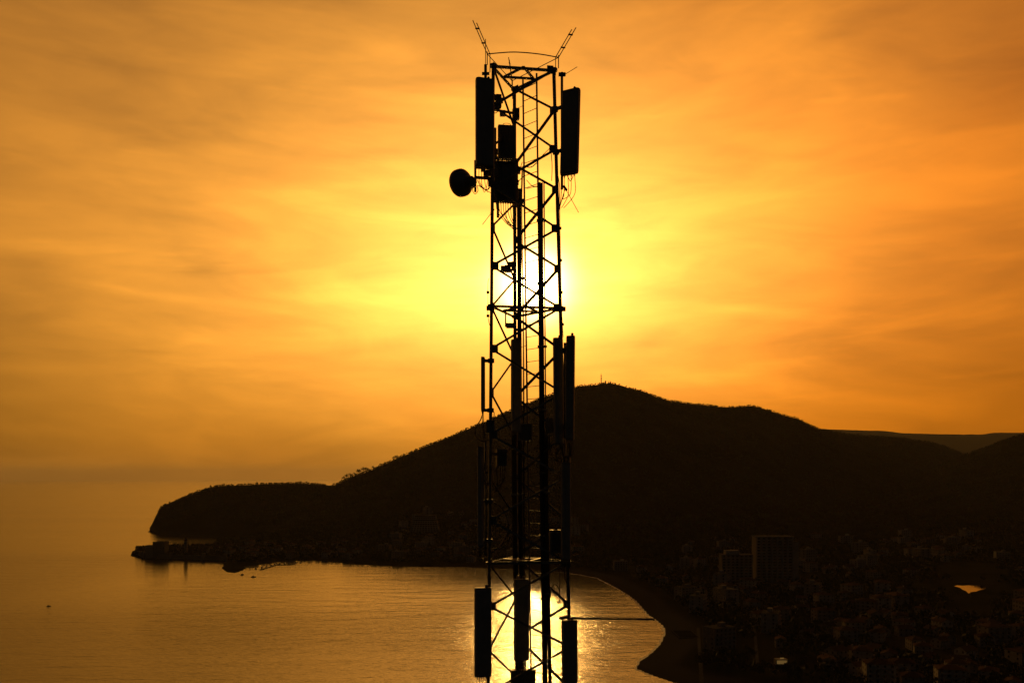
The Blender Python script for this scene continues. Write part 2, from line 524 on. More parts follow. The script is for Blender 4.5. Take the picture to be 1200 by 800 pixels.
def make_sea():
    m = bpy.data.materials.new("sea_water"); m.use_nodes = True
    nt = m.node_tree; N, L = nt.nodes, nt.links; b = N["Principled BSDF"]
    b.inputs["Base Color"].default_value = (0.006, 0.010, 0.012, 1)
    b.inputs["IOR"].default_value = 1.333
    geo = N.new("ShaderNodeNewGeometry")

    def noise(scale_vec, rot, scale, detail, dist=0.0):
        mp = N.new("ShaderNodeMapping"); mp.inputs["Rotation"].default_value = (0, 0, rot); mp.inputs["Scale"].default_value = scale_vec
        L.new(geo.outputs["Position"], mp.inputs[0])
        n = N.new("ShaderNodeTexNoise"); n.inputs["Scale"].default_value = scale; n.inputs["Detail"].default_value = detail
        n.inputs["Roughness"].default_value = 0.55; n.inputs["Distortion"].default_value = dist
        L.new(mp.outputs[0], n.inputs["Vector"]); return n.outputs["Fac"]

    def mul(a, k):
        n = N.new("ShaderNodeMath"); n.operation = 'MULTIPLY'; L.new(a, n.inputs[0])
        if isinstance(k, float): n.inputs[1].default_value = k
        else: L.new(k, n.inputs[1])
        return n.outputs[0]

    def add(a, c):
        n = N.new("ShaderNodeMath"); n.operation = 'ADD'; L.new(a, n.inputs[0]); L.new(c, n.inputs[1]); return n.outputs[0]
    swell = mul(noise((0.28, 1.0, 1.0), math.radians(-14), 0.055, 3.0, 0.4), 1.5)
    chop = mul(noise((0.6, 1.0, 1.0), math.radians(-20), 0.22, 3.0), 0.65)
    ripple = mul(noise((1.0, 1.0, 1.0), 0.3, 0.9, 3.0), 0.22)
    h = add(add(swell, chop), ripple)
    # calm slicks far out, wind-roughened patches near the beach
    calm = noise((0.10, 1.0, 1.0), math.radians(4), 0.0016, 4.0, 0.8)
    mr = N.new("ShaderNodeMapRange"); mr.inputs[1].default_value = 0.38; mr.inputs[2].default_value = 0.62
    mr.inputs[3].default_value = 0.35; mr.inputs[4].default_value = 1.0
    L.new(calm, mr.inputs[0])
    h = mul(h, mr.outputs[0])
    # the far side of the bay lies in the lee of the hill: smaller waves there
    sp = N.new("ShaderNodeSeparateXYZ"); L.new(geo.outputs["Position"], sp.inputs[0])
    lee = N.new("ShaderNodeMapRange"); lee.interpolation_type = 'SMOOTHSTEP'
    lee.inputs[1].default_value = 720; lee.inputs[2].default_value = 1150; lee.inputs[3].default_value = 1.0; lee.inputs[4].default_value = 0.28
    L.new(sp.outputs[1], lee.inputs[0])
    leex = N.new("ShaderNodeMapRange"); leex.interpolation_type = 'SMOOTHSTEP'
    leex.inputs[1].default_value = -650; leex.inputs[2].default_value = -330; leex.inputs[3].default_value = 1.0; leex.inputs[4].default_value = 0.0
    L.new(sp.outputs[0], leex.inputs[0])
    mxm = N.new("ShaderNodeMath"); mxm.operation = 'MAXIMUM'; L.new(lee.outputs[0], mxm.inputs[0]); L.new(leex.outputs[0], mxm.inputs[1])
    h = mul(h, mxm.outputs[0])
    bp = N.new("ShaderNodeBump"); bp.inputs["Strength"].default_value = 1.0; bp.inputs["Distance"].default_value = 1.0
    L.new(h, bp.inputs["Height"]); L.new(bp.outputs[0], b.inputs["Normal"])
    b.inputs["Roughness"].default_value = 0.12
    S = 60000.0
    o = raw_mesh("sea", np.array([(-S * .55, -3000, 0), (S * .55, -3000, 0), (S * .55, S, 0), (-S * .55, S, 0)]), np.array([(0, 1, 2, 3)]), m)
    tag(o, "calm golden sea of the bay reaching the horizon", "sea", kind="structure")


make_sea()

# ------------------------------------------------------------------ lattice tower
ZT = 9.51; ZM = 3.96; ZB = -1.95
LEGS = {
    'L': [(ZT, -0.433, 19.70), (ZM, -0.472, 19.64), (ZB, -0.520, 19.57)],
    'R': [(ZT, 0.975, 19.90), (ZM, 1.123, 19.87), (ZB, 1.290, 19.84)],
    'F': [(ZT, 0.060, 20.87), (ZM, 0.072, 20.95), (ZB, 0.100, 21.05)]}


def leg(k, z):
    P = LEGS[k]
    (z0, x0, y0), (z1, x1, y1) = (P[0], P[1]) if z > ZM else (P[1], P[2])
    t = (z - z0) / (z1 - z0)
    return Vector((x0 + (x1 - x0) * t, y0 + (y1 - y0) * t, CAMZ + z))


TBASE = ground_z(0.3, 20.2)
ZG = TBASE - CAMZ


def make_tower():
    t = thing("lattice_tower", "tall triangular steel lattice mast carrying the antennas", "tower", (0.28, 20.1, TBASE))
    st = M['steel']
    dia = {'L': 0.078, 'R': 0.082, 'F': 0.085}
    for k in 'LRF':
        MB().tube([leg(k, ZG - 0.3), leg(k, ZB), leg(k, ZM), leg(k, ZT + 0.05)], dia[k] / 2, 10, 1).build("leg", st, t, smooth=True)
        p = leg(k, ZG)
        MB().box((p.x, p.y, TBASE + 0.1), (0.7, 0.7, 1.0), ch=0.05).build("footing", M['concrete'], t)
    # panel levels
    st1, st2 = (ZT - ZM) / 6, (ZM - ZB) / 6
    lev = [ZT - st1 * i for i in range(6)] + [ZM - st2 * i for i in range(100)]
    lev = [z for z in lev if z > ZG + 0.6]
    start = {('L', 'R'): 1, ('L', 'F'): 0, ('F', 'R'): 0}
    for (a, b), s in start.items():
        for i in range(len(lev) - 1):
            ka, kb = (a, b) if (i % 2 == s % 2) else (b, a)
            p, q = leg(ka, lev[i]), leg(kb, lev[i + 1])
            d = (q - p).normalized()
            MB().angle(p + d * 0.05, q - d * 0.05, 0.050, 0.010).build("brace", st, t)
            # gusset plates where the braces meet the legs
            if lev[i] > -6.2:
                along = (leg(kb, lev[i]) - leg(ka, lev[i])).normalized()
                g = leg(ka, lev[i])
                ang = math.atan2(along.y, along.x)
                if ka != 'F':
                    MB().box(g + along * 0.085, (0.15, 0.012, 0.19), Matrix.Rotation(ang, 3, 'Z')).build("gusset_plate", M['plate'], t)
                else:
                    MB().box(g + along * 0.07, (0.12, 0.012, 0.12), Matrix.Rotation(ang, 3, 'Z')).build("gusset_plate", M['plate'], t)
    # horizontal frames
    for i, z in enumerate(lev):
        if i % 6: continue
        for a, b in (('L', 'R'), ('L', 'F'), ('F', 'R')):
            p, q = leg(a, z), leg(b, z)
            MB().angle(p, q, 0.075 if i == 0 else 0.06, 0.01).build("horizontal_brace", st, t)
        ml, mr_, mf = (leg('L', z) + leg('F', z)) / 2, (leg('R', z) + leg('F', z)) / 2, (leg('L', z) + leg('R', z)) / 2
        for p, q in ((ml, mf), (mf, mr_), (ml, mr_)):
            MB().bar(p + Vector((0, 0, .02)), q + Vector((0, 0, .02)), 0.045, 0.045).build("inner_brace", st, t)
        for k in 'LRF':     # flange joint of the leg sections
            p = leg(k, z)
            MB().lathe([(0.085, -0.03), (0.085, 0.03)], p, (0, 0, 1), 10).build("flange", st, t)
    # ladder on the far face
    def rail(s, z):
        a, b = leg('F', z), leg('R', z)
        p = a + (b - a) * s
        return p + Vector((-0.02, 0.03, 0)) * 1.0
    lad = MB()
    for s, zt in ((0.27, ZT + 0.08), (0.58, ZT + 0.15)): pass
    ladder = thing_part = bpy.data.objects.new("ladder", None); COL.objects.link(ladder); ladder.parent = t; ladder["_o"] = t["_o"]
    for s, zt in ((0.27, ZT + 0.12), (0.575, ZT + 0.12)):
        r = [rail(s, z) for z in (ZG + 0.3, ZB, ZM, zt)]
        # the rails stay parallel: keep the ladder's width as the tower widens
        c0 = rail((0.27 + 0.575) / 2, ZM); w = (rail(s, ZM) - c0)
        r = [rail((0.27 + 0.575) / 2, z) + w for z in (ZG + 0.3, ZB, ZM, zt)]
        MB().tube(r, 0.022, 8, 1).build("rail", st, ladder, smooth=True)
    z = ZT - 0.1; first = None
    while z > -7.0:
        c0 = rail((0.27 + 0.575) / 2, z); w = (rail(0.27, ZM) - rail((0.27 + 0.575) / 2, ZM))
        MB().bar(c0 + w, c0 - w, 0.016, n=6).build("rung", st, ladder)
        z -= 0.3
    zz = ZT - 0.5
    for k in range(9):
        c0 = rail(0.42, zz); w = (rail(0.27, ZM) - rail(0.42, ZM))
        MB().bar(c0 + w * 1.0, c0 + w * 1.9 + Vector((0.0, -0.06, -0.03)), 0.012, n=5).build("standoff", st, ladder)
        zz -= 1.45
    # clamps and small brackets on the legs
    for px, py, Y, sx, sz in ((572.5, 361, 19.6, .10, .10), (660, 362, 19.9, .12, .10), (575, 500, 19.6, .20, .28), (602, 312, 20.9, .12, .22), (595, 315, 20.8, .15, .17),
                              (592, 315, 20.7, .22, .14), (597, 310, 20.75, .10, .12)):
        MB().box(pt(px, py, Y), (sx, 0.09, sz), ch=0.015).build("clamp", M['plate'], t)
    u = MB()
    u.box(pt(592.5, 375, 20.8), (0.035, 0.06, 0.33)).box(pt(598, 381.5, 20.8), (0.20, 0.08, 0.12)).box(pt(603, 378, 20.85), (0.04, 0.06, 0.2))
    u.build("cable_bracket", M['plate'], t)
    return t


tower = make_tower()


# --- lightning rods and the conductor ring on top
def rod_pair(label, foot, tip, side):
    foot, tip, side = Vector(foot), Vector(tip), Vector(side)
    t = thing("lightning_rod", label, "lightning rod", foot, "lightning rods on the mast head")
    d = tip - foot
    MB().bar(foot, tip, 0.020, n=6).build("rod", M['steel'], t)
    MB().bar(foot + side, foot + side + d * 0.93, 0.020, n=6).build("rod", M['steel'], t)
    for s in (0.33, 0.76):
        MB().bar(foot + d * s - side * 0.3, foot + d * s + side * 1.15, 0.035, n=6).build("spacer", M['steel'], t)
    MB().bar(foot - Vector((0, 0, .25)), foot + Vector((0, 0, .05)), 0.022, n=6).build("stem", M['steel'], t)
    MB().bar(foot + side - Vector((0, 0, .42)), foot + side + Vector((0, 0, .02)), 0.018, n=6).build("stem", M['steel'], t)
    return t


hl, hr, hf = pt(571, 63.5, 19.62), pt(654.5, 67.5, 19.8), pt(600, 95, 20.95)
rod_pair("pair of thin rods slanting out above the broad panel antenna", hl, pt(554, 24, 19.35), (0.062, 0.03, 0.012))
rod_pair("pair of thin rods slanting out above the leaning panel antenna", hr, pt(675, 32.5, 19.6), (-0.066, 0.03, 0.02))
rod_pair("short dark rod pair rising between the two slanting pairs of the mast head", hf, pt(596, 67.5, 21.3), (0.012, 0.045, 0.0))
ring = thing("conductor_ring", "thin wire triangle strung between the rods above the mast head", "wire", hl)
mid = (hl + hr) / 2 + Vector((0, -0.05, 0.05))
MB().tube([hl, hl.lerp(mid, .6) + Vector((0, 0, .02)), mid, mid.lerp(hr, .5) + Vector((0, 0, .015)), hr], 0.012, 6, 4).build("wire", M['steel'], ring)
MB().tube([hl, hl.lerp(hf, .5), hf], 0.009, 6, 3).build("wire", M['steel'], ring)
MB().tube([hr, hr.lerp(hf, .5), hf], 0.009, 6, 3).build("wire", M['steel'], ring)


# --- panel antennas
def panel(label, x0, x1, y0, y1, Y, yaw, depth, to, pipe_px, lean=0.0, knob=True, cables=5, arms=(0.12, 0.86), drop=14, pipe_ext=(6, 10), seed=1):
    """Panel antenna filling photograph columns x0..x1, rows y0..y1 when Y metres away; `to` = leg it is clamped to."""
    rnd = random.Random(seed)
    c = pt((x0 + x1) / 2, (y0 + y1) / 2, Y)
    W = (x1 - x0) / F * Y; H = (y1 - y0) / F * Y
    a = math.radians(yaw)
    w = (W - depth * abs(math.sin(a))) / abs(math.cos(a))
    Rz = Matrix.Rotation(a, 3, 'Z'); Rl = Matrix.Rotation(math.radians(lean), 3, 'Y')
    R = Rl @ Rz
    base = c - Vector((0, 0, H / 2))
    t = thing("panel_antenna", label, "antenna", base, "panel antennas on the mast")
    capH = 0.03
    body = MB().box(c, (w, depth, H - 2 * capH), R, ch=min(w, depth) * 0.22).build("radome", M['radome'], t)
    for s in (-1, 1):
        MB().box(c + R @ Vector((0, 0, s * (H / 2 - capH / 2))), (w * 0.985, depth * 0.97, capH), R, ch=min(w, depth) * 0.26).build("end_cap", M['cap'], t)
    if knob:
        MB().lathe([(0.03, 0), (0.03, 0.05), (0.015, 0.07)], c + R @ Vector((w * 0.2, 0, H / 2)), (0, 0, 1), 8).build("lifting_eye", M['cap'], t)
    # mounting pipe
    yp = Y + depth * 0.5 + 0.09
    pt0, pt1 = pt(pipe_px, y0 - pipe_ext[0], yp), pt(pipe_px, y1 + pipe_ext[1], yp)
    MB().bar(pt0, pt1, 0.06, n=10).build("mounting_pipe", M['steel'], t, smooth=True)
    for s in arms:
        zc = c.z + H / 2 - H * s
        pp = pt0.lerp(pt1, (pt0.z - zc) / (pt0.z - pt1.z))
        br = MB()
        br.box(Vector((c.x, c.y + depth * 0.45, zc)).lerp(pp, 0.5), (0.10, max(0.05, depth * .6), 0.07))
        br.build("tilt_bracket", M['plate'], t)
        if to:
            lp = leg(to, zc - CAMZ)
            MB().bar(pp, lp, 0.05, 0.07).build("clamp_arm", M['plate'], t)
            MB().box(lp, (0.15, 0.15, 0.09), ch=0.03).build("leg_clamp", M['plate'], t)
    n = cables
    for i in range(n):
        u = (i + 0.5) / n - 0.5
        q = c + R @ Vector((u * w * 0.8, depth * 0.1, -H / 2))
        MB().lathe([(0.014, 0.02), (0.014, -0.05), (0.009, -0.07)], q, (0, 0, 1), 6).build("connector", M['steel'], t)
        if drop:
            e = Vector((pp.x + rnd.uniform(-.05, .05), pp.y + rnd.uniform(-.02, .05), q.z - drop / F * Y * rnd.uniform(0.8, 1.3)))
            m1 = q + Vector((rnd.uniform(-.02, .02), 0, -drop / F * Y * 0.75))
            MB().tube([q - Vector((0, 0, .05)), m1, m1.lerp(e, .6) - Vector((0, 0, rnd.uniform(.02, .07))), e], 0.008, 5, 4).build("jumper_cable", M['cable'], t)
    return t


panel("broad panel antenna directly above the round dish at the mast head", 556.5, 580, 93, 195, 19.3, 18, 0.16, 'L', 569, drop=22, pipe_ext=(15, 2), seed=3)
panel("slightly leaning panel antenna at the mast head with a whip at its top", 656.5, 680, 106, 204, 19.6, -32, 0.17, 'R', 658.5, lean=1.4, drop=30, pipe_ext=(18, 18), cables=4, seed=4, arms=(0.16, 0.68))
panel("slim edge-on antenna standing off the mast just above the hill skyline", 563.3, 568.6, 418, 481, 19.5, 62, 0.06, 'L', 567, knob=False, cables=2, drop=30, pipe_ext=(-4, -2), seed=5, arms=(0.06, 0.985))
panel("long dark panel antenna in the middle of the mast, its top against yellow sky", 598, 611.5, 398, 506, 20.5, 25, 0.14, 'F', 603, drop=18, cables=4, seed=6)
panel("inner panel of the twin antennas beside the hill summit", 647.8, 660.8, 396, 520, 19.75, 24, 0.14, 'R', 657, lean=-0.6, drop=20, cables=5, pipe_ext=(3, 6), seed=7)
panel("outer panel of the twin antennas beside the hill summit", 662.5, 674, 393.5, 515, 19.55, -20, 0.13, 'R', 662, lean=0.5, drop=22, cables=5, pipe_ext=(-8, -2), seed=8)
panel("narrow panel antenna in front of the dark hill on the dish's side of the mast", 558.8, 567.5, 523, 640, 19.4, 55, 0.10, 'L', 569, knob=False, drop=16, cables=3, seed=9, arms=(0.55, 0.95))
panel("dark panel antenna below the twin antennas, in front of the wooded slope", 656.5, 669.5, 541.5, 655, 19.6, 22, 0.15, 'R', 667, drop=24, cables=5, seed=10)
panel("lowest panel antenna on the dish's side, standing against the golden water", 555.3, 576.5, 688, 792, 19.2, 14, 0.17, 'L', 572, drop=12, cables=6, seed=11, pipe_ext=(3, 12), arms=(0.2, 0.92))
panel("central low panel antenna in front of the bright sun glitter", 601.5, 620.8, 678, 773, 20.2, 20, 0.15, 'F', 607, drop=18, cables=4, seed=12, pipe_ext=(4, 20))
panel("lowest panel antenna under the horizontal boom, beside the sun glitter", 657.8, 677.6, 726, 832, 19.5, 16, 0.16, 'R', 666, lean=-0.6, drop=10, cables=4, seed=13)


# --- round dish
def make_dish():
    c = pt(541.5, 214, 19.3)
    ax = Vector((-0.70, 0.71, 0.06)).normalized()
    t = thing("round_dish", "round microwave dish standing out from the mast head", "dish antenna", c - Vector((0, 0, .31)))
    R0 = 0.303
    MB().lathe([(R0, 0.10), (R0 * 1.01, 0.04), (R0, -0.02), (R0 * .93, -0.05), (R0 * .6, -0.14), (R0 * .4, -0.2)], c, ax, 32).build("reflector", M['dish'], t, smooth=True)
    MB().lathe([(R0 * .97, 0.100), (R0 * .6, 0.125), (0.01, 0.135)], c, ax, 32).build("radome", M['radome'], t, smooth=True)
    MB().lathe([(0.13, -0.17), (0.11, -0.24), (0.085, -0.3), (0.085, -0.34)], c, ax, 16).build("feed_hub", M['radio'], t, smooth=True)
    b = c - ax * 0.30
    MB().box(b + Vector((0.03, 0, -0.09)), (0.12, 0.14, 0.13), Matrix.Rotation(0.6, 3, 'Z'), ch=.02).build("radio_unit", M['radio'], t)
    e = pt(557, 212, 19.45)
    MB().bar(b, e, 0.07, 0.11).build("mount_arm", M['plate'], t)
    MB().bar(pt(557, 188, 19.45), pt(557, 225, 19.45), 0.055, n=10).build("mounting_pipe", M['steel'], t, smooth=True)
    for py in (196, 208):
        MB().bar(pt(557, py, 19.45), leg('L', (HOR - py) / F * 19.6), 0.05, 0.06).build("clamp_arm", M['plate'], t)
    p0 = b + Vector((0.04, 0, -0.15))
    MB().tube([p0, p0 + Vector((0.0, 0, -.1)), p0 + Vector((.06, 0.0, -.16)), p0 + Vector((.12, 0, -.08)), e + Vector((0.05, 0, -.1)), e + Vector((.2, .1, -.16)), leg('L', 6.55)], 0.008, 5, 4).build("cable", M['cable'], t)
    MB().tube([e + Vector((.05, 0, .02)), e + Vector((.12, 0, -.12)), e + Vector((.26, .02, -.2)), e + Vector((.36, .05, -.1))], 0.011, 5, 4).build("cable", M['cable'], t)


make_dish()


# --- radio units
def radio(label, x0, x1, y0, y1, Y, to=None, yaw=8, depth=0.16, handle=True, cables=4, drop=18, fins=7, seed=1):
    rnd = random.Random(seed)
    c = pt((x0 + x1) / 2, (y0 + y1) / 2, Y); W = (x1 - x0) / F * Y; H = (y1 - y0) / F * Y
    a = math.radians(yaw); w = (W - depth * abs(math.sin(a))) / math.cos(a); R = Matrix.Rotation(a, 3, 'Z')
    t = thing("radio_unit", label, "radio unit", c - Vector((0, 0, H / 2)), "radio units on the mast")
    MB().box(c, (w, depth, H), R, ch=0.02).build("casing", M['radio'], t)
    for i in range(fins):
        u = (i + .5) / fins - .5
        MB().box(c + R @ Vector((u * w * .9, -depth / 2 - 0.015, 0)), (0.008, 0.03, H * .86), R).build("cooling_fin", M['radio'], t)
    if handle:
        h0 = c + R @ Vector((-w * .2, 0, H / 2)); h1 = c + R @ Vector((w * .2, 0, H / 2))
        MB().tube([h0, h0 + Vector((0, 0, .05)), h0.lerp(h1, .5) + Vector((0, 0, .07)), h1 + Vector((0, 0, .05)), h1], 0.007, 5, 4).build("handle", M['steel'], t)
    lp = leg(to, c.z - CAMZ) if to else None
    if lp: MB().bar(c + Vector((0, depth * .4, H * .2)), lp + Vector((0, 0, H * .2)), 0.05, 0.06).build("bracket", M['plate'], t)
    for i in range(cables):
        u = (i + .5) / cables - .5
        q = c + R @ Vector((u * w * .8, rnd.uniform(-.03, .03), -H / 2))
        MB().lathe([(0.012, 0.01), (0.012, -0.04), (0.008, -0.055)], q, (0, 0, 1), 6).build("connector", M['steel'], t)
        dz = drop / F * Y
        tgt = (lp if lp else c) + Vector((rnd.uniform(-.06, .06), rnd.uniform(-.05, .05), -H / 2 - dz * 1.5))
        m1 = q + Vector((rnd.uniform(-.03, .03), 0, -dz * rnd.uniform(.7, 1.1)))
        MB().tube([q, m1, m1.lerp(tgt, .5) - Vector((0, 0, .05)), tgt], 0.009, 5, 4).build("cable", M['cable'], t)
    return t


radio("tall finned radio unit with a lifting loop, upper of two inside the mast head", 583, 605, 148, 187, 20.3, 'F', seed=21, cables=3, drop=4)
radio("wide radio cabinet hanging under the finned unit inside the mast head", 577, 605.5, 190, 237, 20.2, 'F', seed=22, cables=8, drop=14, handle=False)
radio("small radio box below the slim antenna with cables looping under it", 581, 594.5, 526, 546, 20.0, 'L', seed=23, cables=4, drop=22)
radio("radio box below the long central panel antenna, over the hill", 606, 624, 496.5, 516, 20.6, 'F', seed=24, cables=3, drop=10)
radio("small radio box beside the foot of the twin antennas", 640, 651, 489, 508, 20.1, 'R', seed=25, cables=4, drop=20)
radio("radio box with a pale top edge beside the lower dark panel", 643.5, 662, 620.5, 647, 19.9, 'R', seed=26, cables=4, drop=14)
radio("radio cabinet at the picture's bottom edge under the central low panel", 598, 628, 784, 812, 20.4, 'F', seed=27, cables=2, drop=6)
radio("small square unit on the mast head just above the radio cabinet", 600, 609, 128, 140, 20.7, 'F', seed=28, cables=1, drop=6, fins=3, handle=False)
radio("small knobbly bracket unit between the broad panel and the mast", 580, 588, 112, 126, 19.9, 'L', seed=29, cables=1, drop=5, fins=3, handle=False)


# --- whips, boom and thin rods
def whip(label, parts, base, cat="whip antenna"):
    t = thing("whip_antenna", label, cat, base, "thin whips and spikes on the mast")
    for nm, a, b, d in parts: MB().bar(a, b, d, n=8).build(nm, M['steel'], t)
    return t


whip("short vertical whip on the pipe above the broad panel antenna",
     [("rod", pt(569, 46, 19.45), pt(569, 78, 19.45), 0.016), ("socket", pt(569, 76, 19.45), pt(569, 93, 19.45), 0.065), ("collar", pt(564.8, 86.5, 19.45), pt(573.5, 86.5, 19.45), 0.075)], pt(569, 93, 19.45))
whip("thin whip pointing up and outward from a round knob above the leaning panel",
     [("rod", pt(661, 88, 19.7), pt(676.5, 78.5, 19.6), 0.014), ("knob", pt(654.6, 87.5, 19.7), pt(662.8, 87.5, 19.7), 0.10), ("stem", pt(658.5, 85, 19.7), pt(658.5, 107, 19.7), 0.06)], pt(658.5, 107, 19.7))
whip("thin spike slanting down and outward under the leaning panel",
     [("rod", pt(662.5, 221, 19.7), pt(678, 249, 19.6), 0.014), ("clamp", pt(660.5, 218, 19.75), pt(664, 223, 19.7), 0.06)], pt(662, 221, 19.7))
whip("thin spike slanting down and outward below the radio cabinet",
     [("rod", pt(577, 248, 19.6), pt(565.5, 263, 19.5), 0.014), ("clamp", pt(578.5, 245, 19.62), pt(575.5, 250, 19.6), 0.05)], pt(577, 248, 19.6))


def make_boom():
    t = thing("horizontal_boom", "long thin horizontal boom reaching out over the bay towards the beach", "boom", pt(655, 724, 19.65))
    a, b = pt(654.5, 724, 19.68), pt(767, 725.5, 19.9)
    MB().bar(a, b, 0.032, n=8).build("pipe", M['steel'], t)
    d = b - a
    for s in (0.02, 0.27, 0.35, 0.44, 0.52, 0.62, 0.73, 0.83, 0.92, 0.99):
        MB().bar(a + d * (s - .008), a + d * (s + .008), 0.055, n=8).build("clip", M['plate'], t)
    MB().tube([a + Vector((0, 0, .03)), a + d * .3 + Vector((0, 0, .022)), a + d * .6 + Vector((0, 0, .03)), b + Vector((0, 0, .02))], 0.008, 5, 4).build("cable", M['cable'], t)
    MB().bar(pt(657, 724, 19.7), leg('R', -3.2), 0.07, 0.07).build("clamp_arm", M['plate'], t)


make_boom()


# --- cables on the mast
def bundle(label, path, offs, r, name="cable_bundle", straps=0):
    base = Vector(path[-1])
    t = thing(name, label, "cables", base)
    for i, (ox, oy) in enumerate(offs):
        MB().tube([Vector(p) + Vector((ox, oy, 0)) for p in path], r, 6, 3).build("cable", M['cable'], t, smooth=True)
    if straps:
        P = [Vector(p) for p in path]
        xs = [o[0] for o in offs]
        for k in range(straps):
            s = (k + .6) / straps
            q = P[0].lerp(P[-1], s)
            zz = q.z
            for u, v in zip(P[:-1], P[1:]):
                if u.z >= zz >= v.z: q = u.lerp(v, (u.z - zz) / (u.z - v.z))
            MB().box(q + Vector(((min(xs) + max(xs)) / 2, 0, 0)), (max(xs) - min(xs) + r * 2 + .05, 0.08, 0.05), ch=0.01).build("strap", M['plate'], t)
    return t


def col(px_rows, Y): return [pt(px, py, Y) for px, py in px_rows]


bundle("thick bundle of feeder cables strapped beside the ladder's sunlit rail", col([(633.5, 214), (634, 300), (634.5, 361), (635.5, 480), (636.5, 600), (638, 700), (639.5, 830), (642, 1100)], 20.32),
       [(-.06, .0), (-.035, .02), (-.01, -.01), (.015, .015), (.04, 0), (-.03, -.03), (.012, .035), (.082, .01)], 0.0155, straps=12)
bundle("bundle of feeder cables running down the middle of the mast beside the far leg", col([(608, 232), (608.3, 300), (608.5, 361), (609, 480), (609.5, 600), (611, 690), (612, 830), (613, 1100)], 20.8),
       [(-.035, 0), (-.01, .02), (.015, -.01), (.042, .01), (.005, -.03), (.03, .03)], 0.016, straps=9)
bundle("thin earthing wire with small clips beside the leaning panel's leg", col([(656, 245), (656.8, 285), (657.6, 330), (658.6, 365), (660, 395)], 19.8), [(0, 0)], 0.006, "earth_wire", straps=4)
bundle("short thin wire with two clips beside the dish's leg, level with the sun", col([(573.2, 326), (571.8, 332), (571.8, 355), (571.8, 370), (573.5, 381)], 19.5), [(0, 0)], 0.007, "earth_wire", straps=2)


def loops(label, sets, base):
    t = thing("cable_loop", label, "cables", base, "loose cable loops on the mast")
    for path, Y, r in sets: MB().tube([pt(a, b, Y) for a, b in path], r, 6, 5).build("cable", M['cable'], t, smooth=True)


loops("loose cable loop hanging under the slim edge-on antenna", [([(566, 484), (563, 492), (558, 500), (557, 508), (560, 514), (568, 517), (573, 515)], 19.5, .012),
      ([(572, 481), (578.5, 482), (578.5, 490), (576, 498)], 19.55, .011)], pt(573, 517, 19.5))
loops("cables curling round the leg beside the narrow dark panel", [([(569, 528), (568, 545), (566, 558), (567.5, 566), (573, 568)], 19.45, .014), ([(572, 552), (567.5, 555), (568, 564), (574, 566)], 19.45, .012)], pt(572, 568, 19.45))
loops("wide cable curls between leg and central cables in front of the slope", [([(576, 587), (586, 593), (593, 604), (596, 620), (590, 635), (583, 642), (575, 643)], 19.9, .013),
      ([(577, 622), (583, 615), (592, 620), (597, 630), (592, 642), (580, 644), (574, 650)], 19.9, .012), ([(581, 547), (583, 562), (584, 569), (590, 562), (592.5, 548)], 20.0, .012),
      ([(598, 640), (604, 622), (600, 604)], 20.2, .010)], pt(580, 650, 19.9))
loops("small upright cable loop above the horizontal boom", [([(645, 700), (646, 690), (650, 684), (654.5, 688), (656, 697), (655, 706), (652, 703)], 19.9, .012), ([(654, 655), (655.5, 675), (656, 697)], 19.85, .009),
      ([(644.5, 690), (644, 710), (642, 720)], 20.0, .009)], pt(652, 706, 19.9))
loops("cables hanging under the twin antennas in front of the hill", [([(644, 508), (645, 528), (650, 537), (656, 540)], 20.0, .012), ([(655, 525), (652, 535), (655, 542)], 19.8, .01), ([(667, 518), (668, 530), (665, 541)], 19.55, .01),
      ([(659, 522), (660, 532), (662, 541)], 19.6, .02)], pt(656, 542, 19.9))
loops("tangle of thin cables dropping from the mast head radios", [([(612, 190), (608, 202), (604, 212), (606, 226)], 20.6, .009), ([(615, 205), (607, 215), (609, 232)], 20.6, .010), ([(617, 211), (624, 218), (632, 218)], 20.5, .009),
      ([(630, 190), (634, 184), (640, 178), (648, 170)], 20.2, .008), ([(646, 180), (647, 195), (646.5, 212)], 20.0, .009), ([(617, 221), (626, 219), (633, 219)], 20.5, .009), ([(614, 195), (622, 196), (629, 191)], 20.45, .012)], pt(606, 235, 20.6))
loops("thin cables drawn together below the leaning panel", [([(654, 206), (656, 220), (655.5, 235), (656, 246)], 19.75, .009), ([(660, 205), (658, 225), (656.5, 240), (656, 246)], 19.7, .009), ([(664, 203), (668, 212), (671, 208), (672, 203)], 19.6, .009),
      ([(662, 222), (659, 232), (656, 243)], 19.7, .009)], pt(656, 246, 19.75))

bundle("extra cables joining the ladder bundle below the twin antennas", col([(641, 505), (640.5, 540), (641, 620), (643, 720), (645, 830), (648, 1100)], 20.25), [(-.03, 0), (0, .02), (.028, -.01)], 0.016, straps=5)
bundle("extra cables beside the far leg below the long central panel", col([(602, 508), (602.5, 560), (603.5, 640), (606, 720), (608, 830), (610, 1100)], 20.7), [(-.045, 0), (-.015, .02), (.015, -.01), (.045, .0)], 0.016, straps=5)
bundle("loose drop of thin cables beside the mast head ladder", col([(612, 200), (611, 240), (612, 300), (613, 361), (613.5, 420), (614, 600), (616, 830)], 20.7), [(-.01, 0), (.012, .02)], 0.010, straps=3)


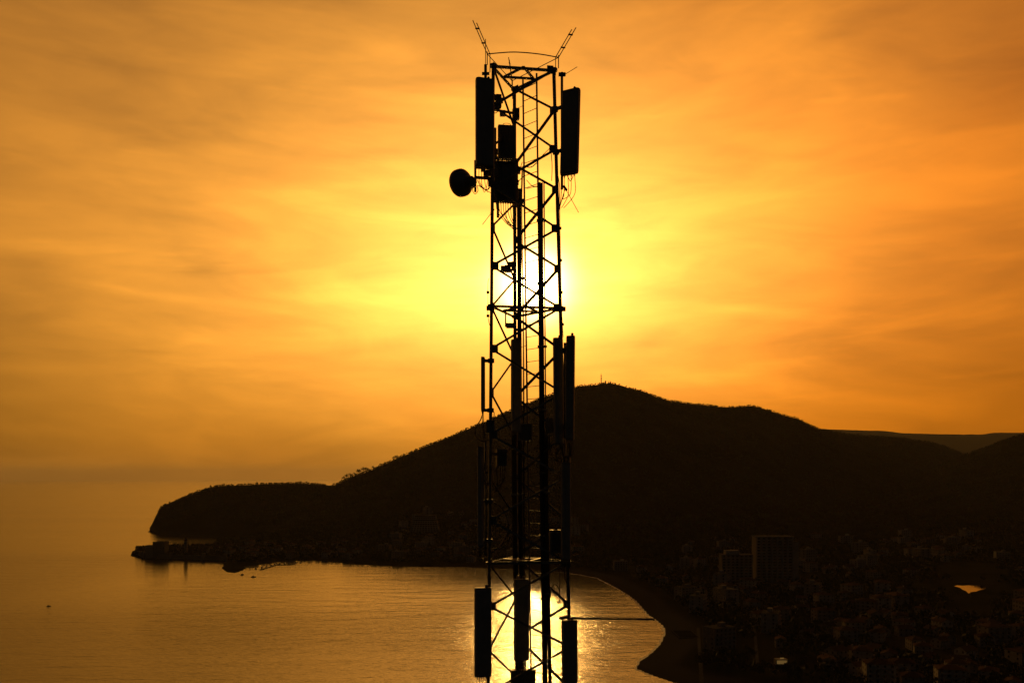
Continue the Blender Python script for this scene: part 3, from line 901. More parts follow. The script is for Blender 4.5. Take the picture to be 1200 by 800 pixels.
def head_bracket():
    t = thing("equipment_frame", "irregular frame of pipes and small boxes around the mast head radios", "equipment frame", pt(592, 255, 20.2))
    for px, y0, y1, Y, d in ((583.5, 186, 255, 20.15, .06), (606, 186, 243, 20.3, .05), (580.5, 150, 212, 19.9, .05)):
        MB().bar(pt(px, y0, Y), pt(px, y1, Y), d, n=8).build("pipe", M['steel'], t)
    for px, py, w, h, Y in ((607.5, 200, .10, .14, 20.3), (609, 227, .12, .22, 20.5), (581, 178, .10, .12, 20.0), (580, 203, .14, .16, 19.9), (589, 133, .14, .12, 20.1), (583.5, 121, .12, .2, 19.9), (588, 118, .06, .1, 20.0), (606, 214, .08, .1, 20.3),
                            (571, 203, .18, .12, 19.6), (566, 199, .1, .07, 19.5), (574, 214, .08, .16, 19.6), (612.5, 236, .1, .1, 20.6)):
        MB().box(pt(px, py, Y), (w, .1, h), ch=.015).build("small_box", M['radio'], t)
    for a, b, Y in (((575, 128), (603, 133), 20.2), ((578, 192), (606, 189), 20.1), ((578, 210), (600, 238), 20.0), ((577, 216), (583, 236), 20.0)):
        MB().bar(pt(*a, Y), pt(*b, Y), .045, .045).build("cross_arm", M['plate'], t)


head_bracket()

# ------------------------------------------------------------------ shore: surf line, pond, paths
M['foam'] = mat("foam", (0.6, 0.6, 0.58), 0.7, 0, 0.2, 0.3, coords='Object')
M['path'] = mat("pale_paving", (0.07, 0.069, 0.066), 0.95, 0, 0.4, 0.4, spec=0.0)
M['timber'] = mat("weathered_timber", (0.10, 0.08, 0.06), 0.8, 0, 0.3, 2)


def make_surf():
    pts = [Vector((x, y, 0)) for x, y in coast_xy[2:19]]
    e = [pts[0] * 2 - pts[1]] + pts + [pts[-1] * 2 - pts[-2]]
    q = []
    for i in range(1, len(e) - 2):
        for k in range(10):
            q.append(e[i].lerp(e[i + 1], k / 10))
    v = []; f = []
    for i, c in enumerate(q):
        d = (q[min(i + 1, len(q) - 1)] - q[max(i - 1, 0)]).normalized(); nrm = Vector((-d.y, d.x, 0))
        w = 0.9 + 1.6 * abs(math.sin(i * 0.61) * math.sin(i * 0.173 + 1)) + random.uniform(0, .7)
        o = random.uniform(-.5, .8)
        v += [c + nrm * (w + o) + Vector((0, 0, .05)), c + nrm * (o - w * .7) + Vector((0, 0, .07))]
        if i: f.append((2 * i - 2, 2 * i - 1, 2 * i + 1, 2 * i))
    m = MB(); m.add(v, f)
    o = m.build("surf", M['foam'])
    tag(o, "thin bright line of surf along the curved beach", "surf", kind="structure")


make_surf()


def strip(name, label, a, b, w, material):
    """Low paved strip laid on the ground from a to b."""
    a, b = Vector((*a, 0)), Vector((*b, 0)); d = (b - a); n = max(2, int(d.length / 8)); u = Vector((-d.y, d.x, 0)).normalized() * w / 2
    v = []; f = []
    for i in range(n + 1):
        c = a + d * i / n
        z = max(ground_z(c.x + u.x, c.y + u.y), ground_z(c.x - u.x, c.y - u.y), ground_z(c.x, c.y))
        v += [c + u + Vector((0, 0, z + .12)), c - u + Vector((0, 0, z + .12))]
        if i: f.append((2 * i - 2, 2 * i - 1, 2 * i + 1, 2 * i))
    o = MB().add(v, f).build(name, material)
    tag(o, label, "path", kind="structure")


def gp(px, py, z=3.0):
    Y = (CAMZ - z) * F / (py - HOR); return ((px - 600) / F * Y, Y)


strip("promenade", "pale straight promenade running inland behind the beach", gp(818, 734), gp(823, 806), 2.6, M['path'])
strip("promenade", "pale lane among the dark trees behind the beach", gp(884, 732), gp(888, 782), 2.2, M['path'])
strip("coast_road", "road across the dark plain below the hill", gp(700, 652, 4), gp(1010, 664, 5), 7.0, M['path'])


def make_pond():
    m = bpy.data.materials.new("still_water"); m.use_nodes = True
    b = m.node_tree.nodes["Principled BSDF"]; b.inputs["Base Color"].default_value = (0.01, 0.012, 0.012, 1)
    b.inputs["Roughness"].default_value = 0.03; b.inputs["IOR"].default_value = 1.333
    ring = [(1118, 686.3), (1122, 685.4), (1128, 685.8), (1135, 685.3), (1142, 685.8), (1149, 685.2), (1153, 686.6), (1156, 688.4), (1153, 690.2), (1148, 691), (1144, 692.6), (1139, 693), (1135, 695), (1132, 692), (1128, 690.5), (1125, 688.2)]
    zz = max(ground_z(*gp(px, py, 5.5)) for px, py in ring) + 0.25
    top = [Vector((*gp(px, py, zz), zz)) for px, py in ring]
    n = len(top)
    o = MB().add(top + [p - Vector((0, 0, 1.2)) for p in top], [tuple(range(n))] + [(i, (i + 1) % n, n + (i + 1) % n, n + i) for i in range(n)]).build("pond", m)
    tag(o, "small glowing pond among dark trees on the plain", "pond", kind="structure")
    return zz


POND_Z = make_pond()

# ------------------------------------------------------------------ buildings


def rand_mat(name, c0, c1, rough=0.8):
    m = bpy.data.materials.new(name); m.use_nodes = True
    nt = m.node_tree; N, L = nt.nodes, nt.links; b = N["Principled BSDF"]; b.inputs["Roughness"].default_value = rough; b.inputs["Specular IOR Level"].default_value = 0.0
    oi = N.new("ShaderNodeObjectInfo"); r = N.new("ShaderNodeValToRGB")
    r.color_ramp.elements[0].color = (*c0, 1); r.color_ramp.elements[1].color = (*c1, 1)
    L.new(oi.outputs["Random"], r.inputs[0])
    tc = N.new("ShaderNodeTexCoord"); n = N.new("ShaderNodeTexNoise"); n.inputs["Scale"].default_value = 0.6; n.inputs["Detail"].default_value = 6
    L.new(tc.outputs["Object"], n.inputs["Vector"])
    mr = N.new("ShaderNodeMapRange"); mr.inputs[3].default_value = 0.7; mr.inputs[4].default_value = 1.25; L.new(n.outputs["Fac"], mr.inputs[0])
    vm = N.new("ShaderNodeVectorMath"); vm.operation = 'SCALE'; L.new(r.outputs[0], vm.inputs[0]); L.new(mr.outputs[0], vm.inputs[3])
    L.new(vm.outputs[0], b.inputs["Base Color"])
    return m


M['wall'] = rand_mat("rendered_wall", (0.18, 0.17, 0.16), (0.42, 0.40, 0.37))
M['stone'] = rand_mat("old_stone_wall", (0.13, 0.12, 0.11), (0.22, 0.20, 0.18))
M['roof'] = rand_mat("clay_roof", (0.05, 0.034, 0.028), (0.11, 0.075, 0.06), 0.75)
M['flat'] = rand_mat("flat_roof", (0.06, 0.06, 0.06), (0.15, 0.15, 0.15), 0.6)
M['glass'] = mat("dark_window", (0.02, 0.02, 0.022), 0.25, 0, 0.2, 2)
M['slab'] = mat("balcony_slab", (0.28, 0.275, 0.265), 0.9, 0, 0.2, 1, spec=0.0)


def gable(w, d, h, pitch, over=0.4):
    """Gabled roof prism plus its overhang, ridge along x."""
    m = MB(); rz = d / 2 * math.tan(pitch); t = 0.22
    x, y = w / 2 + over, d / 2 + over; e = h - over * math.tan(pitch)
    v = [(-x, -y, e), (x, -y, e), (x, 0, h + rz), (-x, 0, h + rz), (-x, y, e), (x, y, e)]
    v += [(a, b, c - t) for a, b, c in v]
    f = [(0, 1, 2, 3), (3, 2, 5, 4), (6, 9, 8, 7), (9, 10, 11, 8), (0, 6, 7, 1), (4, 5, 11, 10), (0, 3, 9, 6), (3, 4, 10, 9), (1, 7, 8, 2), (2, 8, 11, 5)]
    return m.add(v, f)


def hip(w, d, h, pitch, over=0.5):
    m = MB(); r = d / 2 * math.tan(pitch); x, y = w / 2 + over, d / 2 + over; k = max(0.3, w / 2 - d / 2)
    v = [(-x, -y, h), (x, -y, h), (x, y, h), (-x, y, h), (-k, 0, h + r), (k, 0, h + r), (-x, -y, h - .25), (x, -y, h - .25), (x, y, h - .25), (-x, y, h - .25)]
    f = [(0, 1, 5, 4), (1, 2, 5), (2, 3, 4, 5), (3, 0, 4), (0, 6, 7, 1), (1, 7, 8, 2), (2, 8, 9, 3), (3, 9, 6, 0), (9, 8, 7, 6)]
    return m.add(v, f)


def walls(w, d, h, pitch=None, sink=3.0):
    m = MB(); x, y = w / 2, d / 2
    if pitch:
        r = y * math.tan(pitch) - 0.25
        v = [(-x, -y, -sink), (x, -y, -sink), (x, y, -sink), (-x, y, -sink), (-x, -y, h - .25), (x, -y, h - .25), (x, y, h - .25), (-x, y, h - .25), (-x, 0, h + r), (x, 0, h + r)]
        f = [(3, 2, 1, 0), (0, 1, 5, 4), (2, 3, 7, 6), (1, 2, 6, 9, 5), (3, 0, 4, 8, 7), (4, 5, 9, 8), (8, 9, 6, 7)]
        return m.add(v, f)
    return m.box((0, 0, (h - .02 - sink) / 2), (w, d, h - .02 + sink))


WIN = {}


def add_windows(root, w, d, h, floors, nx, ny, ww=1.1, wh=1.3):
    key = (ww, wh)
    if key not in WIN:
        o = MB().box((0, 0, 0), (ww, 0.14, wh)).build("window", M['glass']); WIN[key] = o.data
        bpy.data.objects.remove(o)
    fh = h / floors
    for fl in range(floors):
        z = fl * fh + fh * .55
        spots = [((i + .5) / nx * w - w / 2, s * d / 2, 0) for i in range(nx) for s in (-1, 1)] + [(s * w / 2, (j + .5) / ny * d - d / 2, math.pi / 2) for j in range(ny) for s in (-1,)]
        for x, y, r in spots:
            o = bpy.data.objects.new("window", WIN[key]); COL.objects.link(o); o.parent = root
            o.location = (x, y, z); o.rotation_euler = (0, 0, r)


def proto_house(kind):
    r = bpy.data.objects.new("house", None); COL.objects.link(r)
    if kind == 'gable':
        p = math.radians(24); walls(11, 9, 6.2, p).build("wall", M['wall'], r); rf = gable(11, 9, 6.2, p).build("roof", M['roof'], r)
        MB().box((2.6, 1.6, 8.2), (.7, .7, 2)).build("chimney", M['wall'], rf); add_windows(r, 11, 9, 6.2, 2, 3, 2)
        MB().box((0.2, -4.5, 1.0), (1.1, .16, 2.1)).build("door", M['timber'], r)
    elif kind == 'hip':
        walls(13, 11, 8.6).build("wall", M['wall'], r); rf = hip(13, 11, 8.6, math.radians(22)).build("roof", M['roof'], r)
        MB().box((-2, 2, 10.2), (.8, .8, 2)).build("chimney", M['wall'], rf); add_windows(r, 13, 11, 8.6, 3, 3, 2)
        MB().box((0, -6.2, 5.6), (6, 1.6, .22)).build("balcony", M['slab'], r)
        MB().box((0.1, -5.5, 1.0), (1.2, .16, 2.1)).build("door", M['timber'], r)
    elif kind == 'flat':
        walls(21, 14, 15).build("wall", M['wall'], r)
        rf = MB().box((0, 0, 15.15), (21.4, 14.4, .35)).build("roof", M['flat'], r)
        MB().box((3, 1, 16.6), (5, 4, 2.6)).build("stair_head", M['wall'], rf)
        for fl in range(1, 5): MB().box((0, -7.7, fl * 3.0), (19, 1.5, .2)).build("balcony", M['slab'], r)
        add_windows(r, 21, 14, 15, 5, 5, 2, 1.5, 1.5)
    elif kind == 'block':
        walls(17, 13, 12).build("wall", M['wall'], r); hip(17, 13, 12, math.radians(18)).build("roof", M['roof'], r)
        for fl in range(1, 4): MB().box((0, -7.2, fl * 3.0), (12, 1.4, .2)).build("balcony", M['slab'], r)
        add_windows(r, 17, 13, 12, 4, 4, 2, 1.4, 1.4)
    elif kind == 'old':
        p = math.radians(27); walls(10, 8, 7.5, p).build("wall", M['stone'], r); rf = gable(10, 8, 7.5, p).build("roof", M['roof'], r)
        MB().box((-2.6, 1.2, 9.4), (.8, .8, 1.8)).build("chimney", M['stone'], rf); add_windows(r, 10, 8, 7.5, 2, 3, 2, .9, 1.2)
    return r


PROTO = {k: proto_house(k) for k in ('gable', 'hip', 'flat', 'block', 'old')}
SIZE = {'gable': 8, 'hip': 9.5, 'flat': 14, 'block': 12, 'old': 5.6}
placed = []


def put(kind, x, y, rz, label, cat, group, s=1.0):
    c = copy_tree(PROTO[kind])
    c.location = (x, y, ground_z(x, y)); c.rotation_euler = (0, 0, rz); c.scale = (s, s, s * random.uniform(.9, 1.15))
    c.name = {'gable': "house", 'hip': "house", 'flat': "apartment_block", 'block': "apartment_block", 'old': "stone_house"}[kind]
    c["label"] = label; c["category"] = cat; c["group"] = group
    placed.append((x, y, SIZE[kind] * s))
    return c


NOGO = [(*gp(1137, 690, 5), 70), (*gp(1137, 703, 5), 32), (*gp(1138, 713, 5), 30), (*gp(1138, 722, 5), 24), (575, 1070, 50), (610, 1140, 50), (645, 1210, 45), (*gp(1150, 695, 5), 40), (*gp(905, 676), 75), (*gp(862, 682), 40), (*gp(803, 741), 28), (*gp(820, 745), 14), (*gp(821, 765), 14), (*gp(822, 785), 14), (*gp(915, 777), 22),
        (*gp(886, 745), 12), (*gp(887, 765), 12)]


def scatter(zone, kinds, n, spec, min_d=28, slope=False, rots=None, s=(0.85, 1.15)):
    (px0, px1), (y0, y1) = zone
    done = tries = 0
    while done < n and tries < n * 60:
        tries += 1
        px = random.uniform(px0, px1); y = 1 / random.uniform(1 / y1, 1 / y0); x = (px - 600) / F * y
        k = random.choice(kinds); r = SIZE[k]
        if any((x - a) ** 2 + (y - b) ** 2 < (q + r) ** 2 for a, b, q in placed): continue
        if any((x - a) ** 2 + (y - b) ** 2 < (q + r) ** 2 for a, b, q in NOGO): continue
        if float(coast_dist(np.array([x]), np.array([y]))[0]) < min_d: continue
        label, cat, grp = spec[k]
        put(k, x, y, random.choice(rots) + random.uniform(-.15, .15) if rots else random.uniform(-.6, .6) + random.choice((0, 1.57)), label, cat, grp, random.uniform(*s))
        done += 1


def spec(where, grp):
    return {'gable': ("small gabled house " + where, "house", grp), 'hip': ("house with a low hipped roof " + where, "house", grp),
            'flat': ("flat-roofed apartment block " + where, "apartment block", grp), 'block': ("hip-roofed apartment block with balconies " + where, "apartment block", grp),
            'old': ("old stone house " + where, "house", grp)}


# landmark buildings first
def make_hotel():
    x, y = gp(905, 684, 3); z = ground_z(x, y)
    t = thing("hotel_tower", "tallest dark hotel slab with vertical piers on the plain", "hotel", (x, y, z))
    W, D, H = 44, 18, 56
    MB().box((x, y, z + H / 2 - 1), (W, D, H + 2)).build("wall", M['wall'], t)
    MB().box((x, y, z + H + .4), (W + 2, D + 2, .8)).build("roof", M['flat'], t)
    for i in range(8):
        px_ = x - W / 2 + 0.6 + i * (W - 1.2) / 7
        MB().box((px_, y - D / 2 - 0.9, z + H / 2), (1.2, 1.7, H)).build("pier", M['slab'], t)
    for fl in range(1, 16):
        MB().box((x, y - D / 2 - 0.5, z + fl * 3.5), (W - 1.5, .9, .35)).build("floor_slab", M['slab'], t)
    for fl in range(16):
        for i in range(7):
            o = MB().box((x - W / 2 + (i + .5) * W / 7, y - D / 2 - .06, z + fl * 3.5 + 1.6), (3.6, .14, 2.0)).build("window", M['glass'], t)
    x2, y2 = gp(924.5, 684, 3); x2 = x + W / 2 + 5.2
    tt = thing("lift_tower", "slim tower beside the tallest hotel slab", "tower", (x2, y, z))
    MB().box((x2, y, z + 24), (6, 8, 50)).build("wall", M['wall'], tt); MB().box((x2, y, z + 49.6), (7, 9, 1)).build("roof", M['flat'], tt)
    placed.append((x, y, 32))
    x, y = gp(862, 686, 3); z = ground_z(x, y)
    t = thing("hotel_block", "lower stepped hotel block beside the tallest hotel slab", "hotel", (x, y, z))
    W, D, H = 36, 16, 36
    MB().box((x, y, z + H / 2 - 1), (W, D, H + 2)).build("wall", M['wall'], t); MB().box((x, y, z + H + .35), (W + 1, D + 1, .7)).build("roof", M['flat'], t)
    MB().box((x - 5, y, z + H + 3), (16, 10, 4.6)).build("penthouse", M['wall'], t)
    for fl in range(1, 11): MB().box((x, y - D / 2 - .7, z + fl * 3.3), (W - 2, 1.4, .3)).build("balcony", M['slab'], t)
    for fl in range(11):
        for i in range(7): MB().box((x - W / 2 + (i + .5) * W / 7, y - D / 2 - .06, z + fl * 3.3 + 1.7), (2.6, .14, 1.9)).build("window", M['glass'], t)
    placed.append((x, y, 24))
    # terraced hotel on the far shore
    y = 1640; x = (498 - 600) / F * y; z = ground_z(x, y)
    t = thing("terraced_hotel", "striped terraced hotel on the slope behind the far shore", "hotel", (x, y, z))
    for fl in range(9):
        W = 56 - fl * 2.0
        MB().box((x, y + fl * 1.2, z - 1 + fl * 3.6 + 1.8), (W, 16, 3.6)).build("storey", M['wall'], t)
        MB().box((x, y - 9 + fl * 1.2, z - 1 + fl * 3.6 + 3.5), (W + 1, 2.2, .5)).build("balcony", M['slab'], t)
        for i in range(10): MB().box((x - W / 2 + (i + .5) * W / 10, y - 8.06 + fl * 1.2, z + fl * 3.6 + .6), (3.2, .14, 2)).build("window", M['glass'], t)
    MB().box((x, y + 11, z - 1 + 9 * 3.6 + .2), (39, 16, .4)).build("roof", M['flat'], t)
    placed.append((x, y, 34))


make_hotel()


def make_court():
    x, y = gp(803, 741); z = max(ground_z(x + a, y + b) for a in (-9, 9) for b in (-16, 16)) + .14
    t = thing("sports_court", "rectangular sports court with pale border behind the beach", "sports court", (x, y, z))
    MB().box((x, y, z - .3), (17, 34, .6)).build("surface", mat("court_surface", (0.013, 0.013, 0.012), .95, spec=0), t)
    for a, b, w, d in ((-8, 0, .8, 33), (8, 0, .8, 33), (0, -16.2, 16.8, .8), (0, 16.2, 16.8, .8), (0, 0, 15, .4)):
        MB().box((x + a, y + b, z + .03), (w, d, .05)).build("line", M['path'], t)
    x, y = gp(915, 778); z = ground_z(x, y)
    t = thing("emissive_pavilion", "small pavilion with an emissive front standing in for a bright patch among dark trees", "pavilion", (x, y, z))  # emissive panes and top bar stand in for a small bright yellow patch
    em = bpy.data.materials.new("warm_emissive"); em.use_nodes = True; b = em.node_tree.nodes["Principled BSDF"]
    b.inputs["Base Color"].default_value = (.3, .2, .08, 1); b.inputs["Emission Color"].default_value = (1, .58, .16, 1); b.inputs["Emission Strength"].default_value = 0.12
    MB().box((x, y, z + 1.6), (8, 5, 4.2)).build("wall", M['wall'], t); hip(9, 6, 0, math.radians(20)).build("roof", M['roof'], t).location = Vector((x, y, z + 3.75)) - Vector(t["_o"])
    for i in range(5): MB().box((x - 2.8 + i * 1.4, y - 2.56, z + 1.9), (1.15, .12, 2.4)).build("emissive_pane", em, t)
    MB().box((x, y - 2.56, z + 4.55), (2.6, .5, .7)).build("emissive_bar", em, t)


make_court()

# old town on its spit
def make_oldtown():
    x, y = gp(188.5, 651, 4); z = ground_z(x, y)
    t = thing("citadel", "square stone citadel on the tip of the old town spit", "citadel", (x, y, z))
    top = CAMZ + (HOR - 634.5) / F * y - z
    MB().box((x, y, z + top / 2 - 2), (19, 18, top + 4)).build("wall", M['stone'], t)
    for i in range(9):
        for s in (-1, 1): MB().box((x - 8.7 + i * 2.17, y + s * 8.6, z + top + .5), (1.5, .8, 1.0)).build("merlon", M['stone'], t)
    MB().box((x - 17, y + 2, z + top / 2 - 4), (14, 13, top - 3)).build("wing", M['stone'], t)
    for i in range(4): MB().box((x - 8 + i * 5.3, y - 9.05, z + top * .6), (1.0, .14, 2)).build("window", M['glass'], t)
    placed.append((x - 6, y, 17))
    x, y = gp(217.8, 650, 6); z = ground_z(x, y)
    t = thing("bell_tower", "slender church bell tower rising above the old town roofs", "tower", (x, y, z))
    top = CAMZ + (HOR - 628) / F * y - z
    MB().box((x, y, z + top * .38), (4.6, 4.6, top * .76)).build("shaft", M['stone'], t)
    MB().box((x, y, z + top * .76 + .2), (5.2, 5.2, .4)).build("cornice", M['stone'], t)
    MB().lathe([(2.9, 0), (0.12, top * .24)], (x, y, z + top * .76 + .4), (0, 0, 1), 4).build("spire", M['roof'], t)
    for s in (-1, 1): MB().box((x + s * 1.0, y - 2.33, z + top * .66), (1.0, .14, 2.2)).build("bell_opening", M['glass'], t)
    placed.append((x, y, 4))
    # town wall following the water
    P = [sea_xy(a, b) for a, b in ((266, 657), (240, 656.5), (200, 655.5), (165, 654), (156, 650.5))]
    c = Vector((*sea_xy(205, 648), 0))
    t = thing("town_wall", "old stone rampart at the waterline around the old town", "wall", (*P[2], 0))
    for a, b in zip(P[:-1], P[1:]):
        a, b = Vector((*a, 0)), Vector((*b, 0)); a += (c - a).normalized() * 6; b += (c - b).normalized() * 6
        d = b - a
        MB().box((a + b) / 2 + Vector((0, 0, 3.6)), (d.length + 1, 1.8, 9), Matrix.Rotation(math.atan2(d.y, d.x), 3, 'Z')).build("wall_section", M['stone'], t)
        MB().lathe([(3.4, -1), (3.1, 10), (3.4, 10.2), (3.4, 11)], a, (0, 0, 1), 10).build("round_tower", M['stone'], t)


make_oldtown()
scatter(((205, 256), (1385, 1480)), ['old'], 34, spec("crowded behind the old town rampart", "old town houses"), 9, s=(.65, .9))
scatter(((262, 420), (1330, 1560)), ['old', 'hip', 'block'], 40, spec("near the marina on the far shore", "houses by the marina"), 24)
scatter(((420, 690), (1290, 1760)), ['hip', 'flat', 'block', 'gable'], 60, spec("on the slope behind the far shore of the bay", "houses on the far shore"), 30)
scatter(((960, 1215), (500, 860)), ['gable', 'hip', 'gable', 'block'], 62, spec("in the dense quarter nearest the camera", "houses of the near quarter"), 40)
scatter(((800, 1215), (880, 1750)), ['hip', 'flat', 'block', 'gable'], 78, spec("on the dark plain below the hill", "houses on the plain"), 40)
scatter(((700, 955), (600, 1250)), ['hip', 'gable', 'flat'], 24, spec("among trees just behind the curved beach", "houses behind the beach"), 45)
for k in PROTO.values():
    for ch in list(k.children_recursive): bpy.data.objects.remove(ch)
    bpy.data.objects.remove(k)


# ------------------------------------------------------------------ marina and boats
def make_boats():
    hullm = mat("boat_hull", (0.25, 0.25, 0.25), .5); 
    r = bpy.data.objects.new("moored_boat", None); COL.objects.link(r)
    v = [(-4, -1.1, .9), (2, -1.3, 1.0), (4.6, 0, 1.3), (2, 1.3, 1.0), (-4, 1.1, .9), (-3.8, -.8, -.35), (1.8, -.8, -.35), (3.6, 0, -.3), (1.8, .8, -.35), (-3.8, .8, -.35)]
    MB().add(v, [(0, 1, 2, 3, 4)[::-1], (5, 6, 7, 8, 9), (0, 5, 6, 1), (1, 6, 7, 2), (2, 7, 8, 3), (3, 8, 9, 4), (4, 9, 5, 0)]).build("hull", hullm, r)
    MB().box((-.6, 0, 1.5), (3.0, 1.7, 1.1), ch=.25).build("cabin", hullm, r)
    MB().bar((.6, 0, 1.2), (.6, 0, 8.5), .12, n=6).build("mast", M['steel'], r)
    MB().bar((.6, 0, 2.4), (-3.2, 0, 2.3), .1, n=6).build("spar", M['steel'], r)
    uniq = [((57, 710), 0.5, "lone tiny boat far out on the open golden water"), ((284, 673.2), 1.2, "low boat lying off the rocky point"), ((297, 675.8), .2, "small boat lying off the marina piers")]
    for (px, py), rz, lab in uniq:
        c = copy_tree(r); c.scale = [.5 if px < 100 else .8] * 3; c.location = (*sea_xy(px, py), 0); c.rotation_euler = (0, 0, rz); tag(c, lab, "boat", "boats in the bay")
    for px, py in ((307, 664.8), (312, 664), (318, 662.2), (322, 661.5), (328, 660.6), (334, 660), (339, 660), (346, 659.4), (352, 659.2), (300, 666.2)):
        c = copy_tree(r); c.location = (*sea_xy(px, py), 0); c.rotation_euler = (0, 0, random.uniform(1.2, 1.9)); c.scale = [random.uniform(.7, 1.1)] * 3
        tag(c, "small boat moored among the marina piers", "boat", "boats moored in the marina")
    for ch in list(r.children): bpy.data.objects.remove(ch)
    bpy.data.objects.remove(r)
    for a, b, lab in (((305, 667.5), (327, 660.8), "slanting dark pier of the marina"), ((326, 662), (345, 660.8), "straight dark pier of the marina next to the slanting one"), ((286, 664.5), (303, 663.6), "short dark pier beside the rocky point")):
        p, q = Vector((*sea_xy(*a), .5)), Vector((*sea_xy(*b), .5)); d = q - p
        t = thing("marina_pier", lab, "pier", p, "piers of the marina")
        MB().bar(p, q, 3.0, .5).build("deck", M['timber'], t)
        for k in range(6):
            e = p + d * (k + .3) / 6
            MB().bar(e + Vector((0, 0, -4)), e + Vector((0, 0, 1.6)), .45, n=8).build("pile", M['timber'], t)


make_boats()


# ------------------------------------------------------------------ summit masts
def summit(px, top, w, label):
    y = 2695; x = (px - 600) / F * y; z = ground_z(x, y); zt = CAMZ + (HOR - top) / F * y
    t = thing("summit_mast", label, "mast", (x, y, z), "masts on the hill summit")
    H = zt - z + 1
    MB().lathe([(w, -2), (w * .8, H * .5), (w * .45, H * .75), (w * .3, H)], (x, y, z), (0, 0, 1), 6).build("shaft", M['steel'], t)
    MB().box((x, y, z + 1.5), (4, 4, 5)).build("equipment_hut", M['concrete'], t)
    for s in (.55, .8): MB().box((x, y, z + H * s), (w * 3, w * 3, 1.2)).build("antenna_cluster", M['radio'], t)


summit(704.5, 438, 1.7, "tallest thin mast on the hill summit")
summit(709.5, 446, 1.8, "shorter mast next to the tallest one on the summit")
summit(707, 448, 1.5, "small stub mast between the two others on the summit")

# ------------------------------------------------------------------ trees
leafm = bpy.data.materials.new("dark_foliage"); leafm.use_nodes = True


def leaf_material():
    nt = leafm.node_tree; N, L = nt.nodes, nt.links; b = N["Principled BSDF"]; b.inputs["Roughness"].default_value = 0.8; b.inputs["Specular IOR Level"].default_value = 0.03
    g = N.new("ShaderNodeNewGeometry"); n = N.new("ShaderNodeTexNoise"); n.inputs["Scale"].default_value = 0.03; n.inputs["Detail"].default_value = 8
    L.new(g.outputs["Position"], n.inputs["Vector"]); r = N.new("ShaderNodeValToRGB")
    r.color_ramp.elements[0].position = .3; r.color_ramp.elements[0].color = (.016, .022, .010, 1); r.color_ramp.elements[1].position = .7; r.color_ramp.elements[1].color = (.042, .046, .02, 1)
    L.new(n.outputs["Fac"], r.inputs[0]); L.new(r.outputs[0], b.inputs["Base Color"])


leaf_material()
M['bark'] = mat("bark", (.05, .04, .03), .9, 0, .3, 3)


def leaves(center_fn, n, size, rg):
    """n leaf-clump quads; returns verts, faces."""
    c = np.array([center_fn(rg) for _ in range(n)])
    a = rg.normal(size=(n, 3)); a /= np.linalg.norm(a, axis=1)[:, None]
    b = rg.normal(size=(n, 3)); b -= a * (a * b).sum(1)[:, None]; b /= np.linalg.norm(b, axis=1)[:, None]
    s = size * rg.uniform(.6, 1.3, (n, 1))
    v = np.stack([c + a * s, c + b * s * .7, c - a * s, c - b * s * .7], 1).reshape(-1, 3)
    f = np.arange(n * 4).reshape(-1, 4)
    return v, f


def crown_mesh(kind, seed):
    rg = np.random.default_rng(seed)
    lumps = []
    if kind == 'broad':
        for _ in range(9): lumps.append((rg.uniform(-.32, .32), rg.uniform(-.32, .32), rg.uniform(.42, .88), rg.uniform(.13, .22)))
    elif kind == 'pine':
        for _ in range(8): lumps.append((rg.uniform(-.36, .36), rg.uniform(-.36, .36), rg.uniform(.62, .92), rg.uniform(.10, .18)))
    else:
        for k in range(9): lumps.append((rg.uniform(-.03, .03), rg.uniform(-.03, .03), .15 + k * .09, .11 * math.sin(math.pi * (.18 + k * .085))))

    def fn(g):
        l = lumps[g.integers(len(lumps))]
        p = g.normal(size=3); p /= np.linalg.norm(p); p *= l[3] * g.uniform(.45, 1.05)
        return (l[0] + p[0], l[1] + p[1], l[2] + p[2] * .8)
    return leaves(fn, 260 if kind != 'cypress' else 180, .045 if kind != 'cypress' else .03, rg)


def tree_proto(kind, seed):
    r = bpy.data.objects.new("tree", None); COL.objects.link(r)
    v, f = crown_mesh(kind, seed)
    o = raw_mesh("crown", v, f, leafm); o.parent = r
    m = MB(); m.tube([(0, 0, -.15), (.01, .01, .3), (-.01, .015, .6), (.01, 0, .78)], [.03, .024, .016, .006], 6, 1)
    rr = random.Random(seed)
    if kind != 'cypress':
        for k in range(4):
            a = rr.uniform(0, 6.28); z0 = rr.uniform(.34, .55)
            m.tube([(0, 0, z0), (math.cos(a) * .12, math.sin(a) * .12, z0 + .12), (math.cos(a) * .25, math.sin(a) * .25, z0 + .22)], [.013, .009, .004], 5, 1)
    m.build("trunk", M['bark'], r, origin=(0, 0, 0))
    return r


TP = {(k, s): tree_proto(k, s) for k in ('broad', 'pine', 'cypress') for s in (1, 2, 3)}


def plant(kind, x, y, h, label, group, nm):
    c = copy_tree(TP[(kind, random.choice((1, 2, 3)))]); c.name = nm
    c.location = (x, y, ground_z(x, y)); c.scale = (h * random.uniform(.85, 1.2), h * random.uniform(.85, 1.2), h); c.rotation_euler = (0, 0, random.uniform(0, 6.28))
    tag(c, label, "tree", group)


def ridge_xy(px):
    y = float(np.interp(px, RIDGE1[:, 0], RIDGE1[:, 2])); return ((px - 600) / F * y, y)


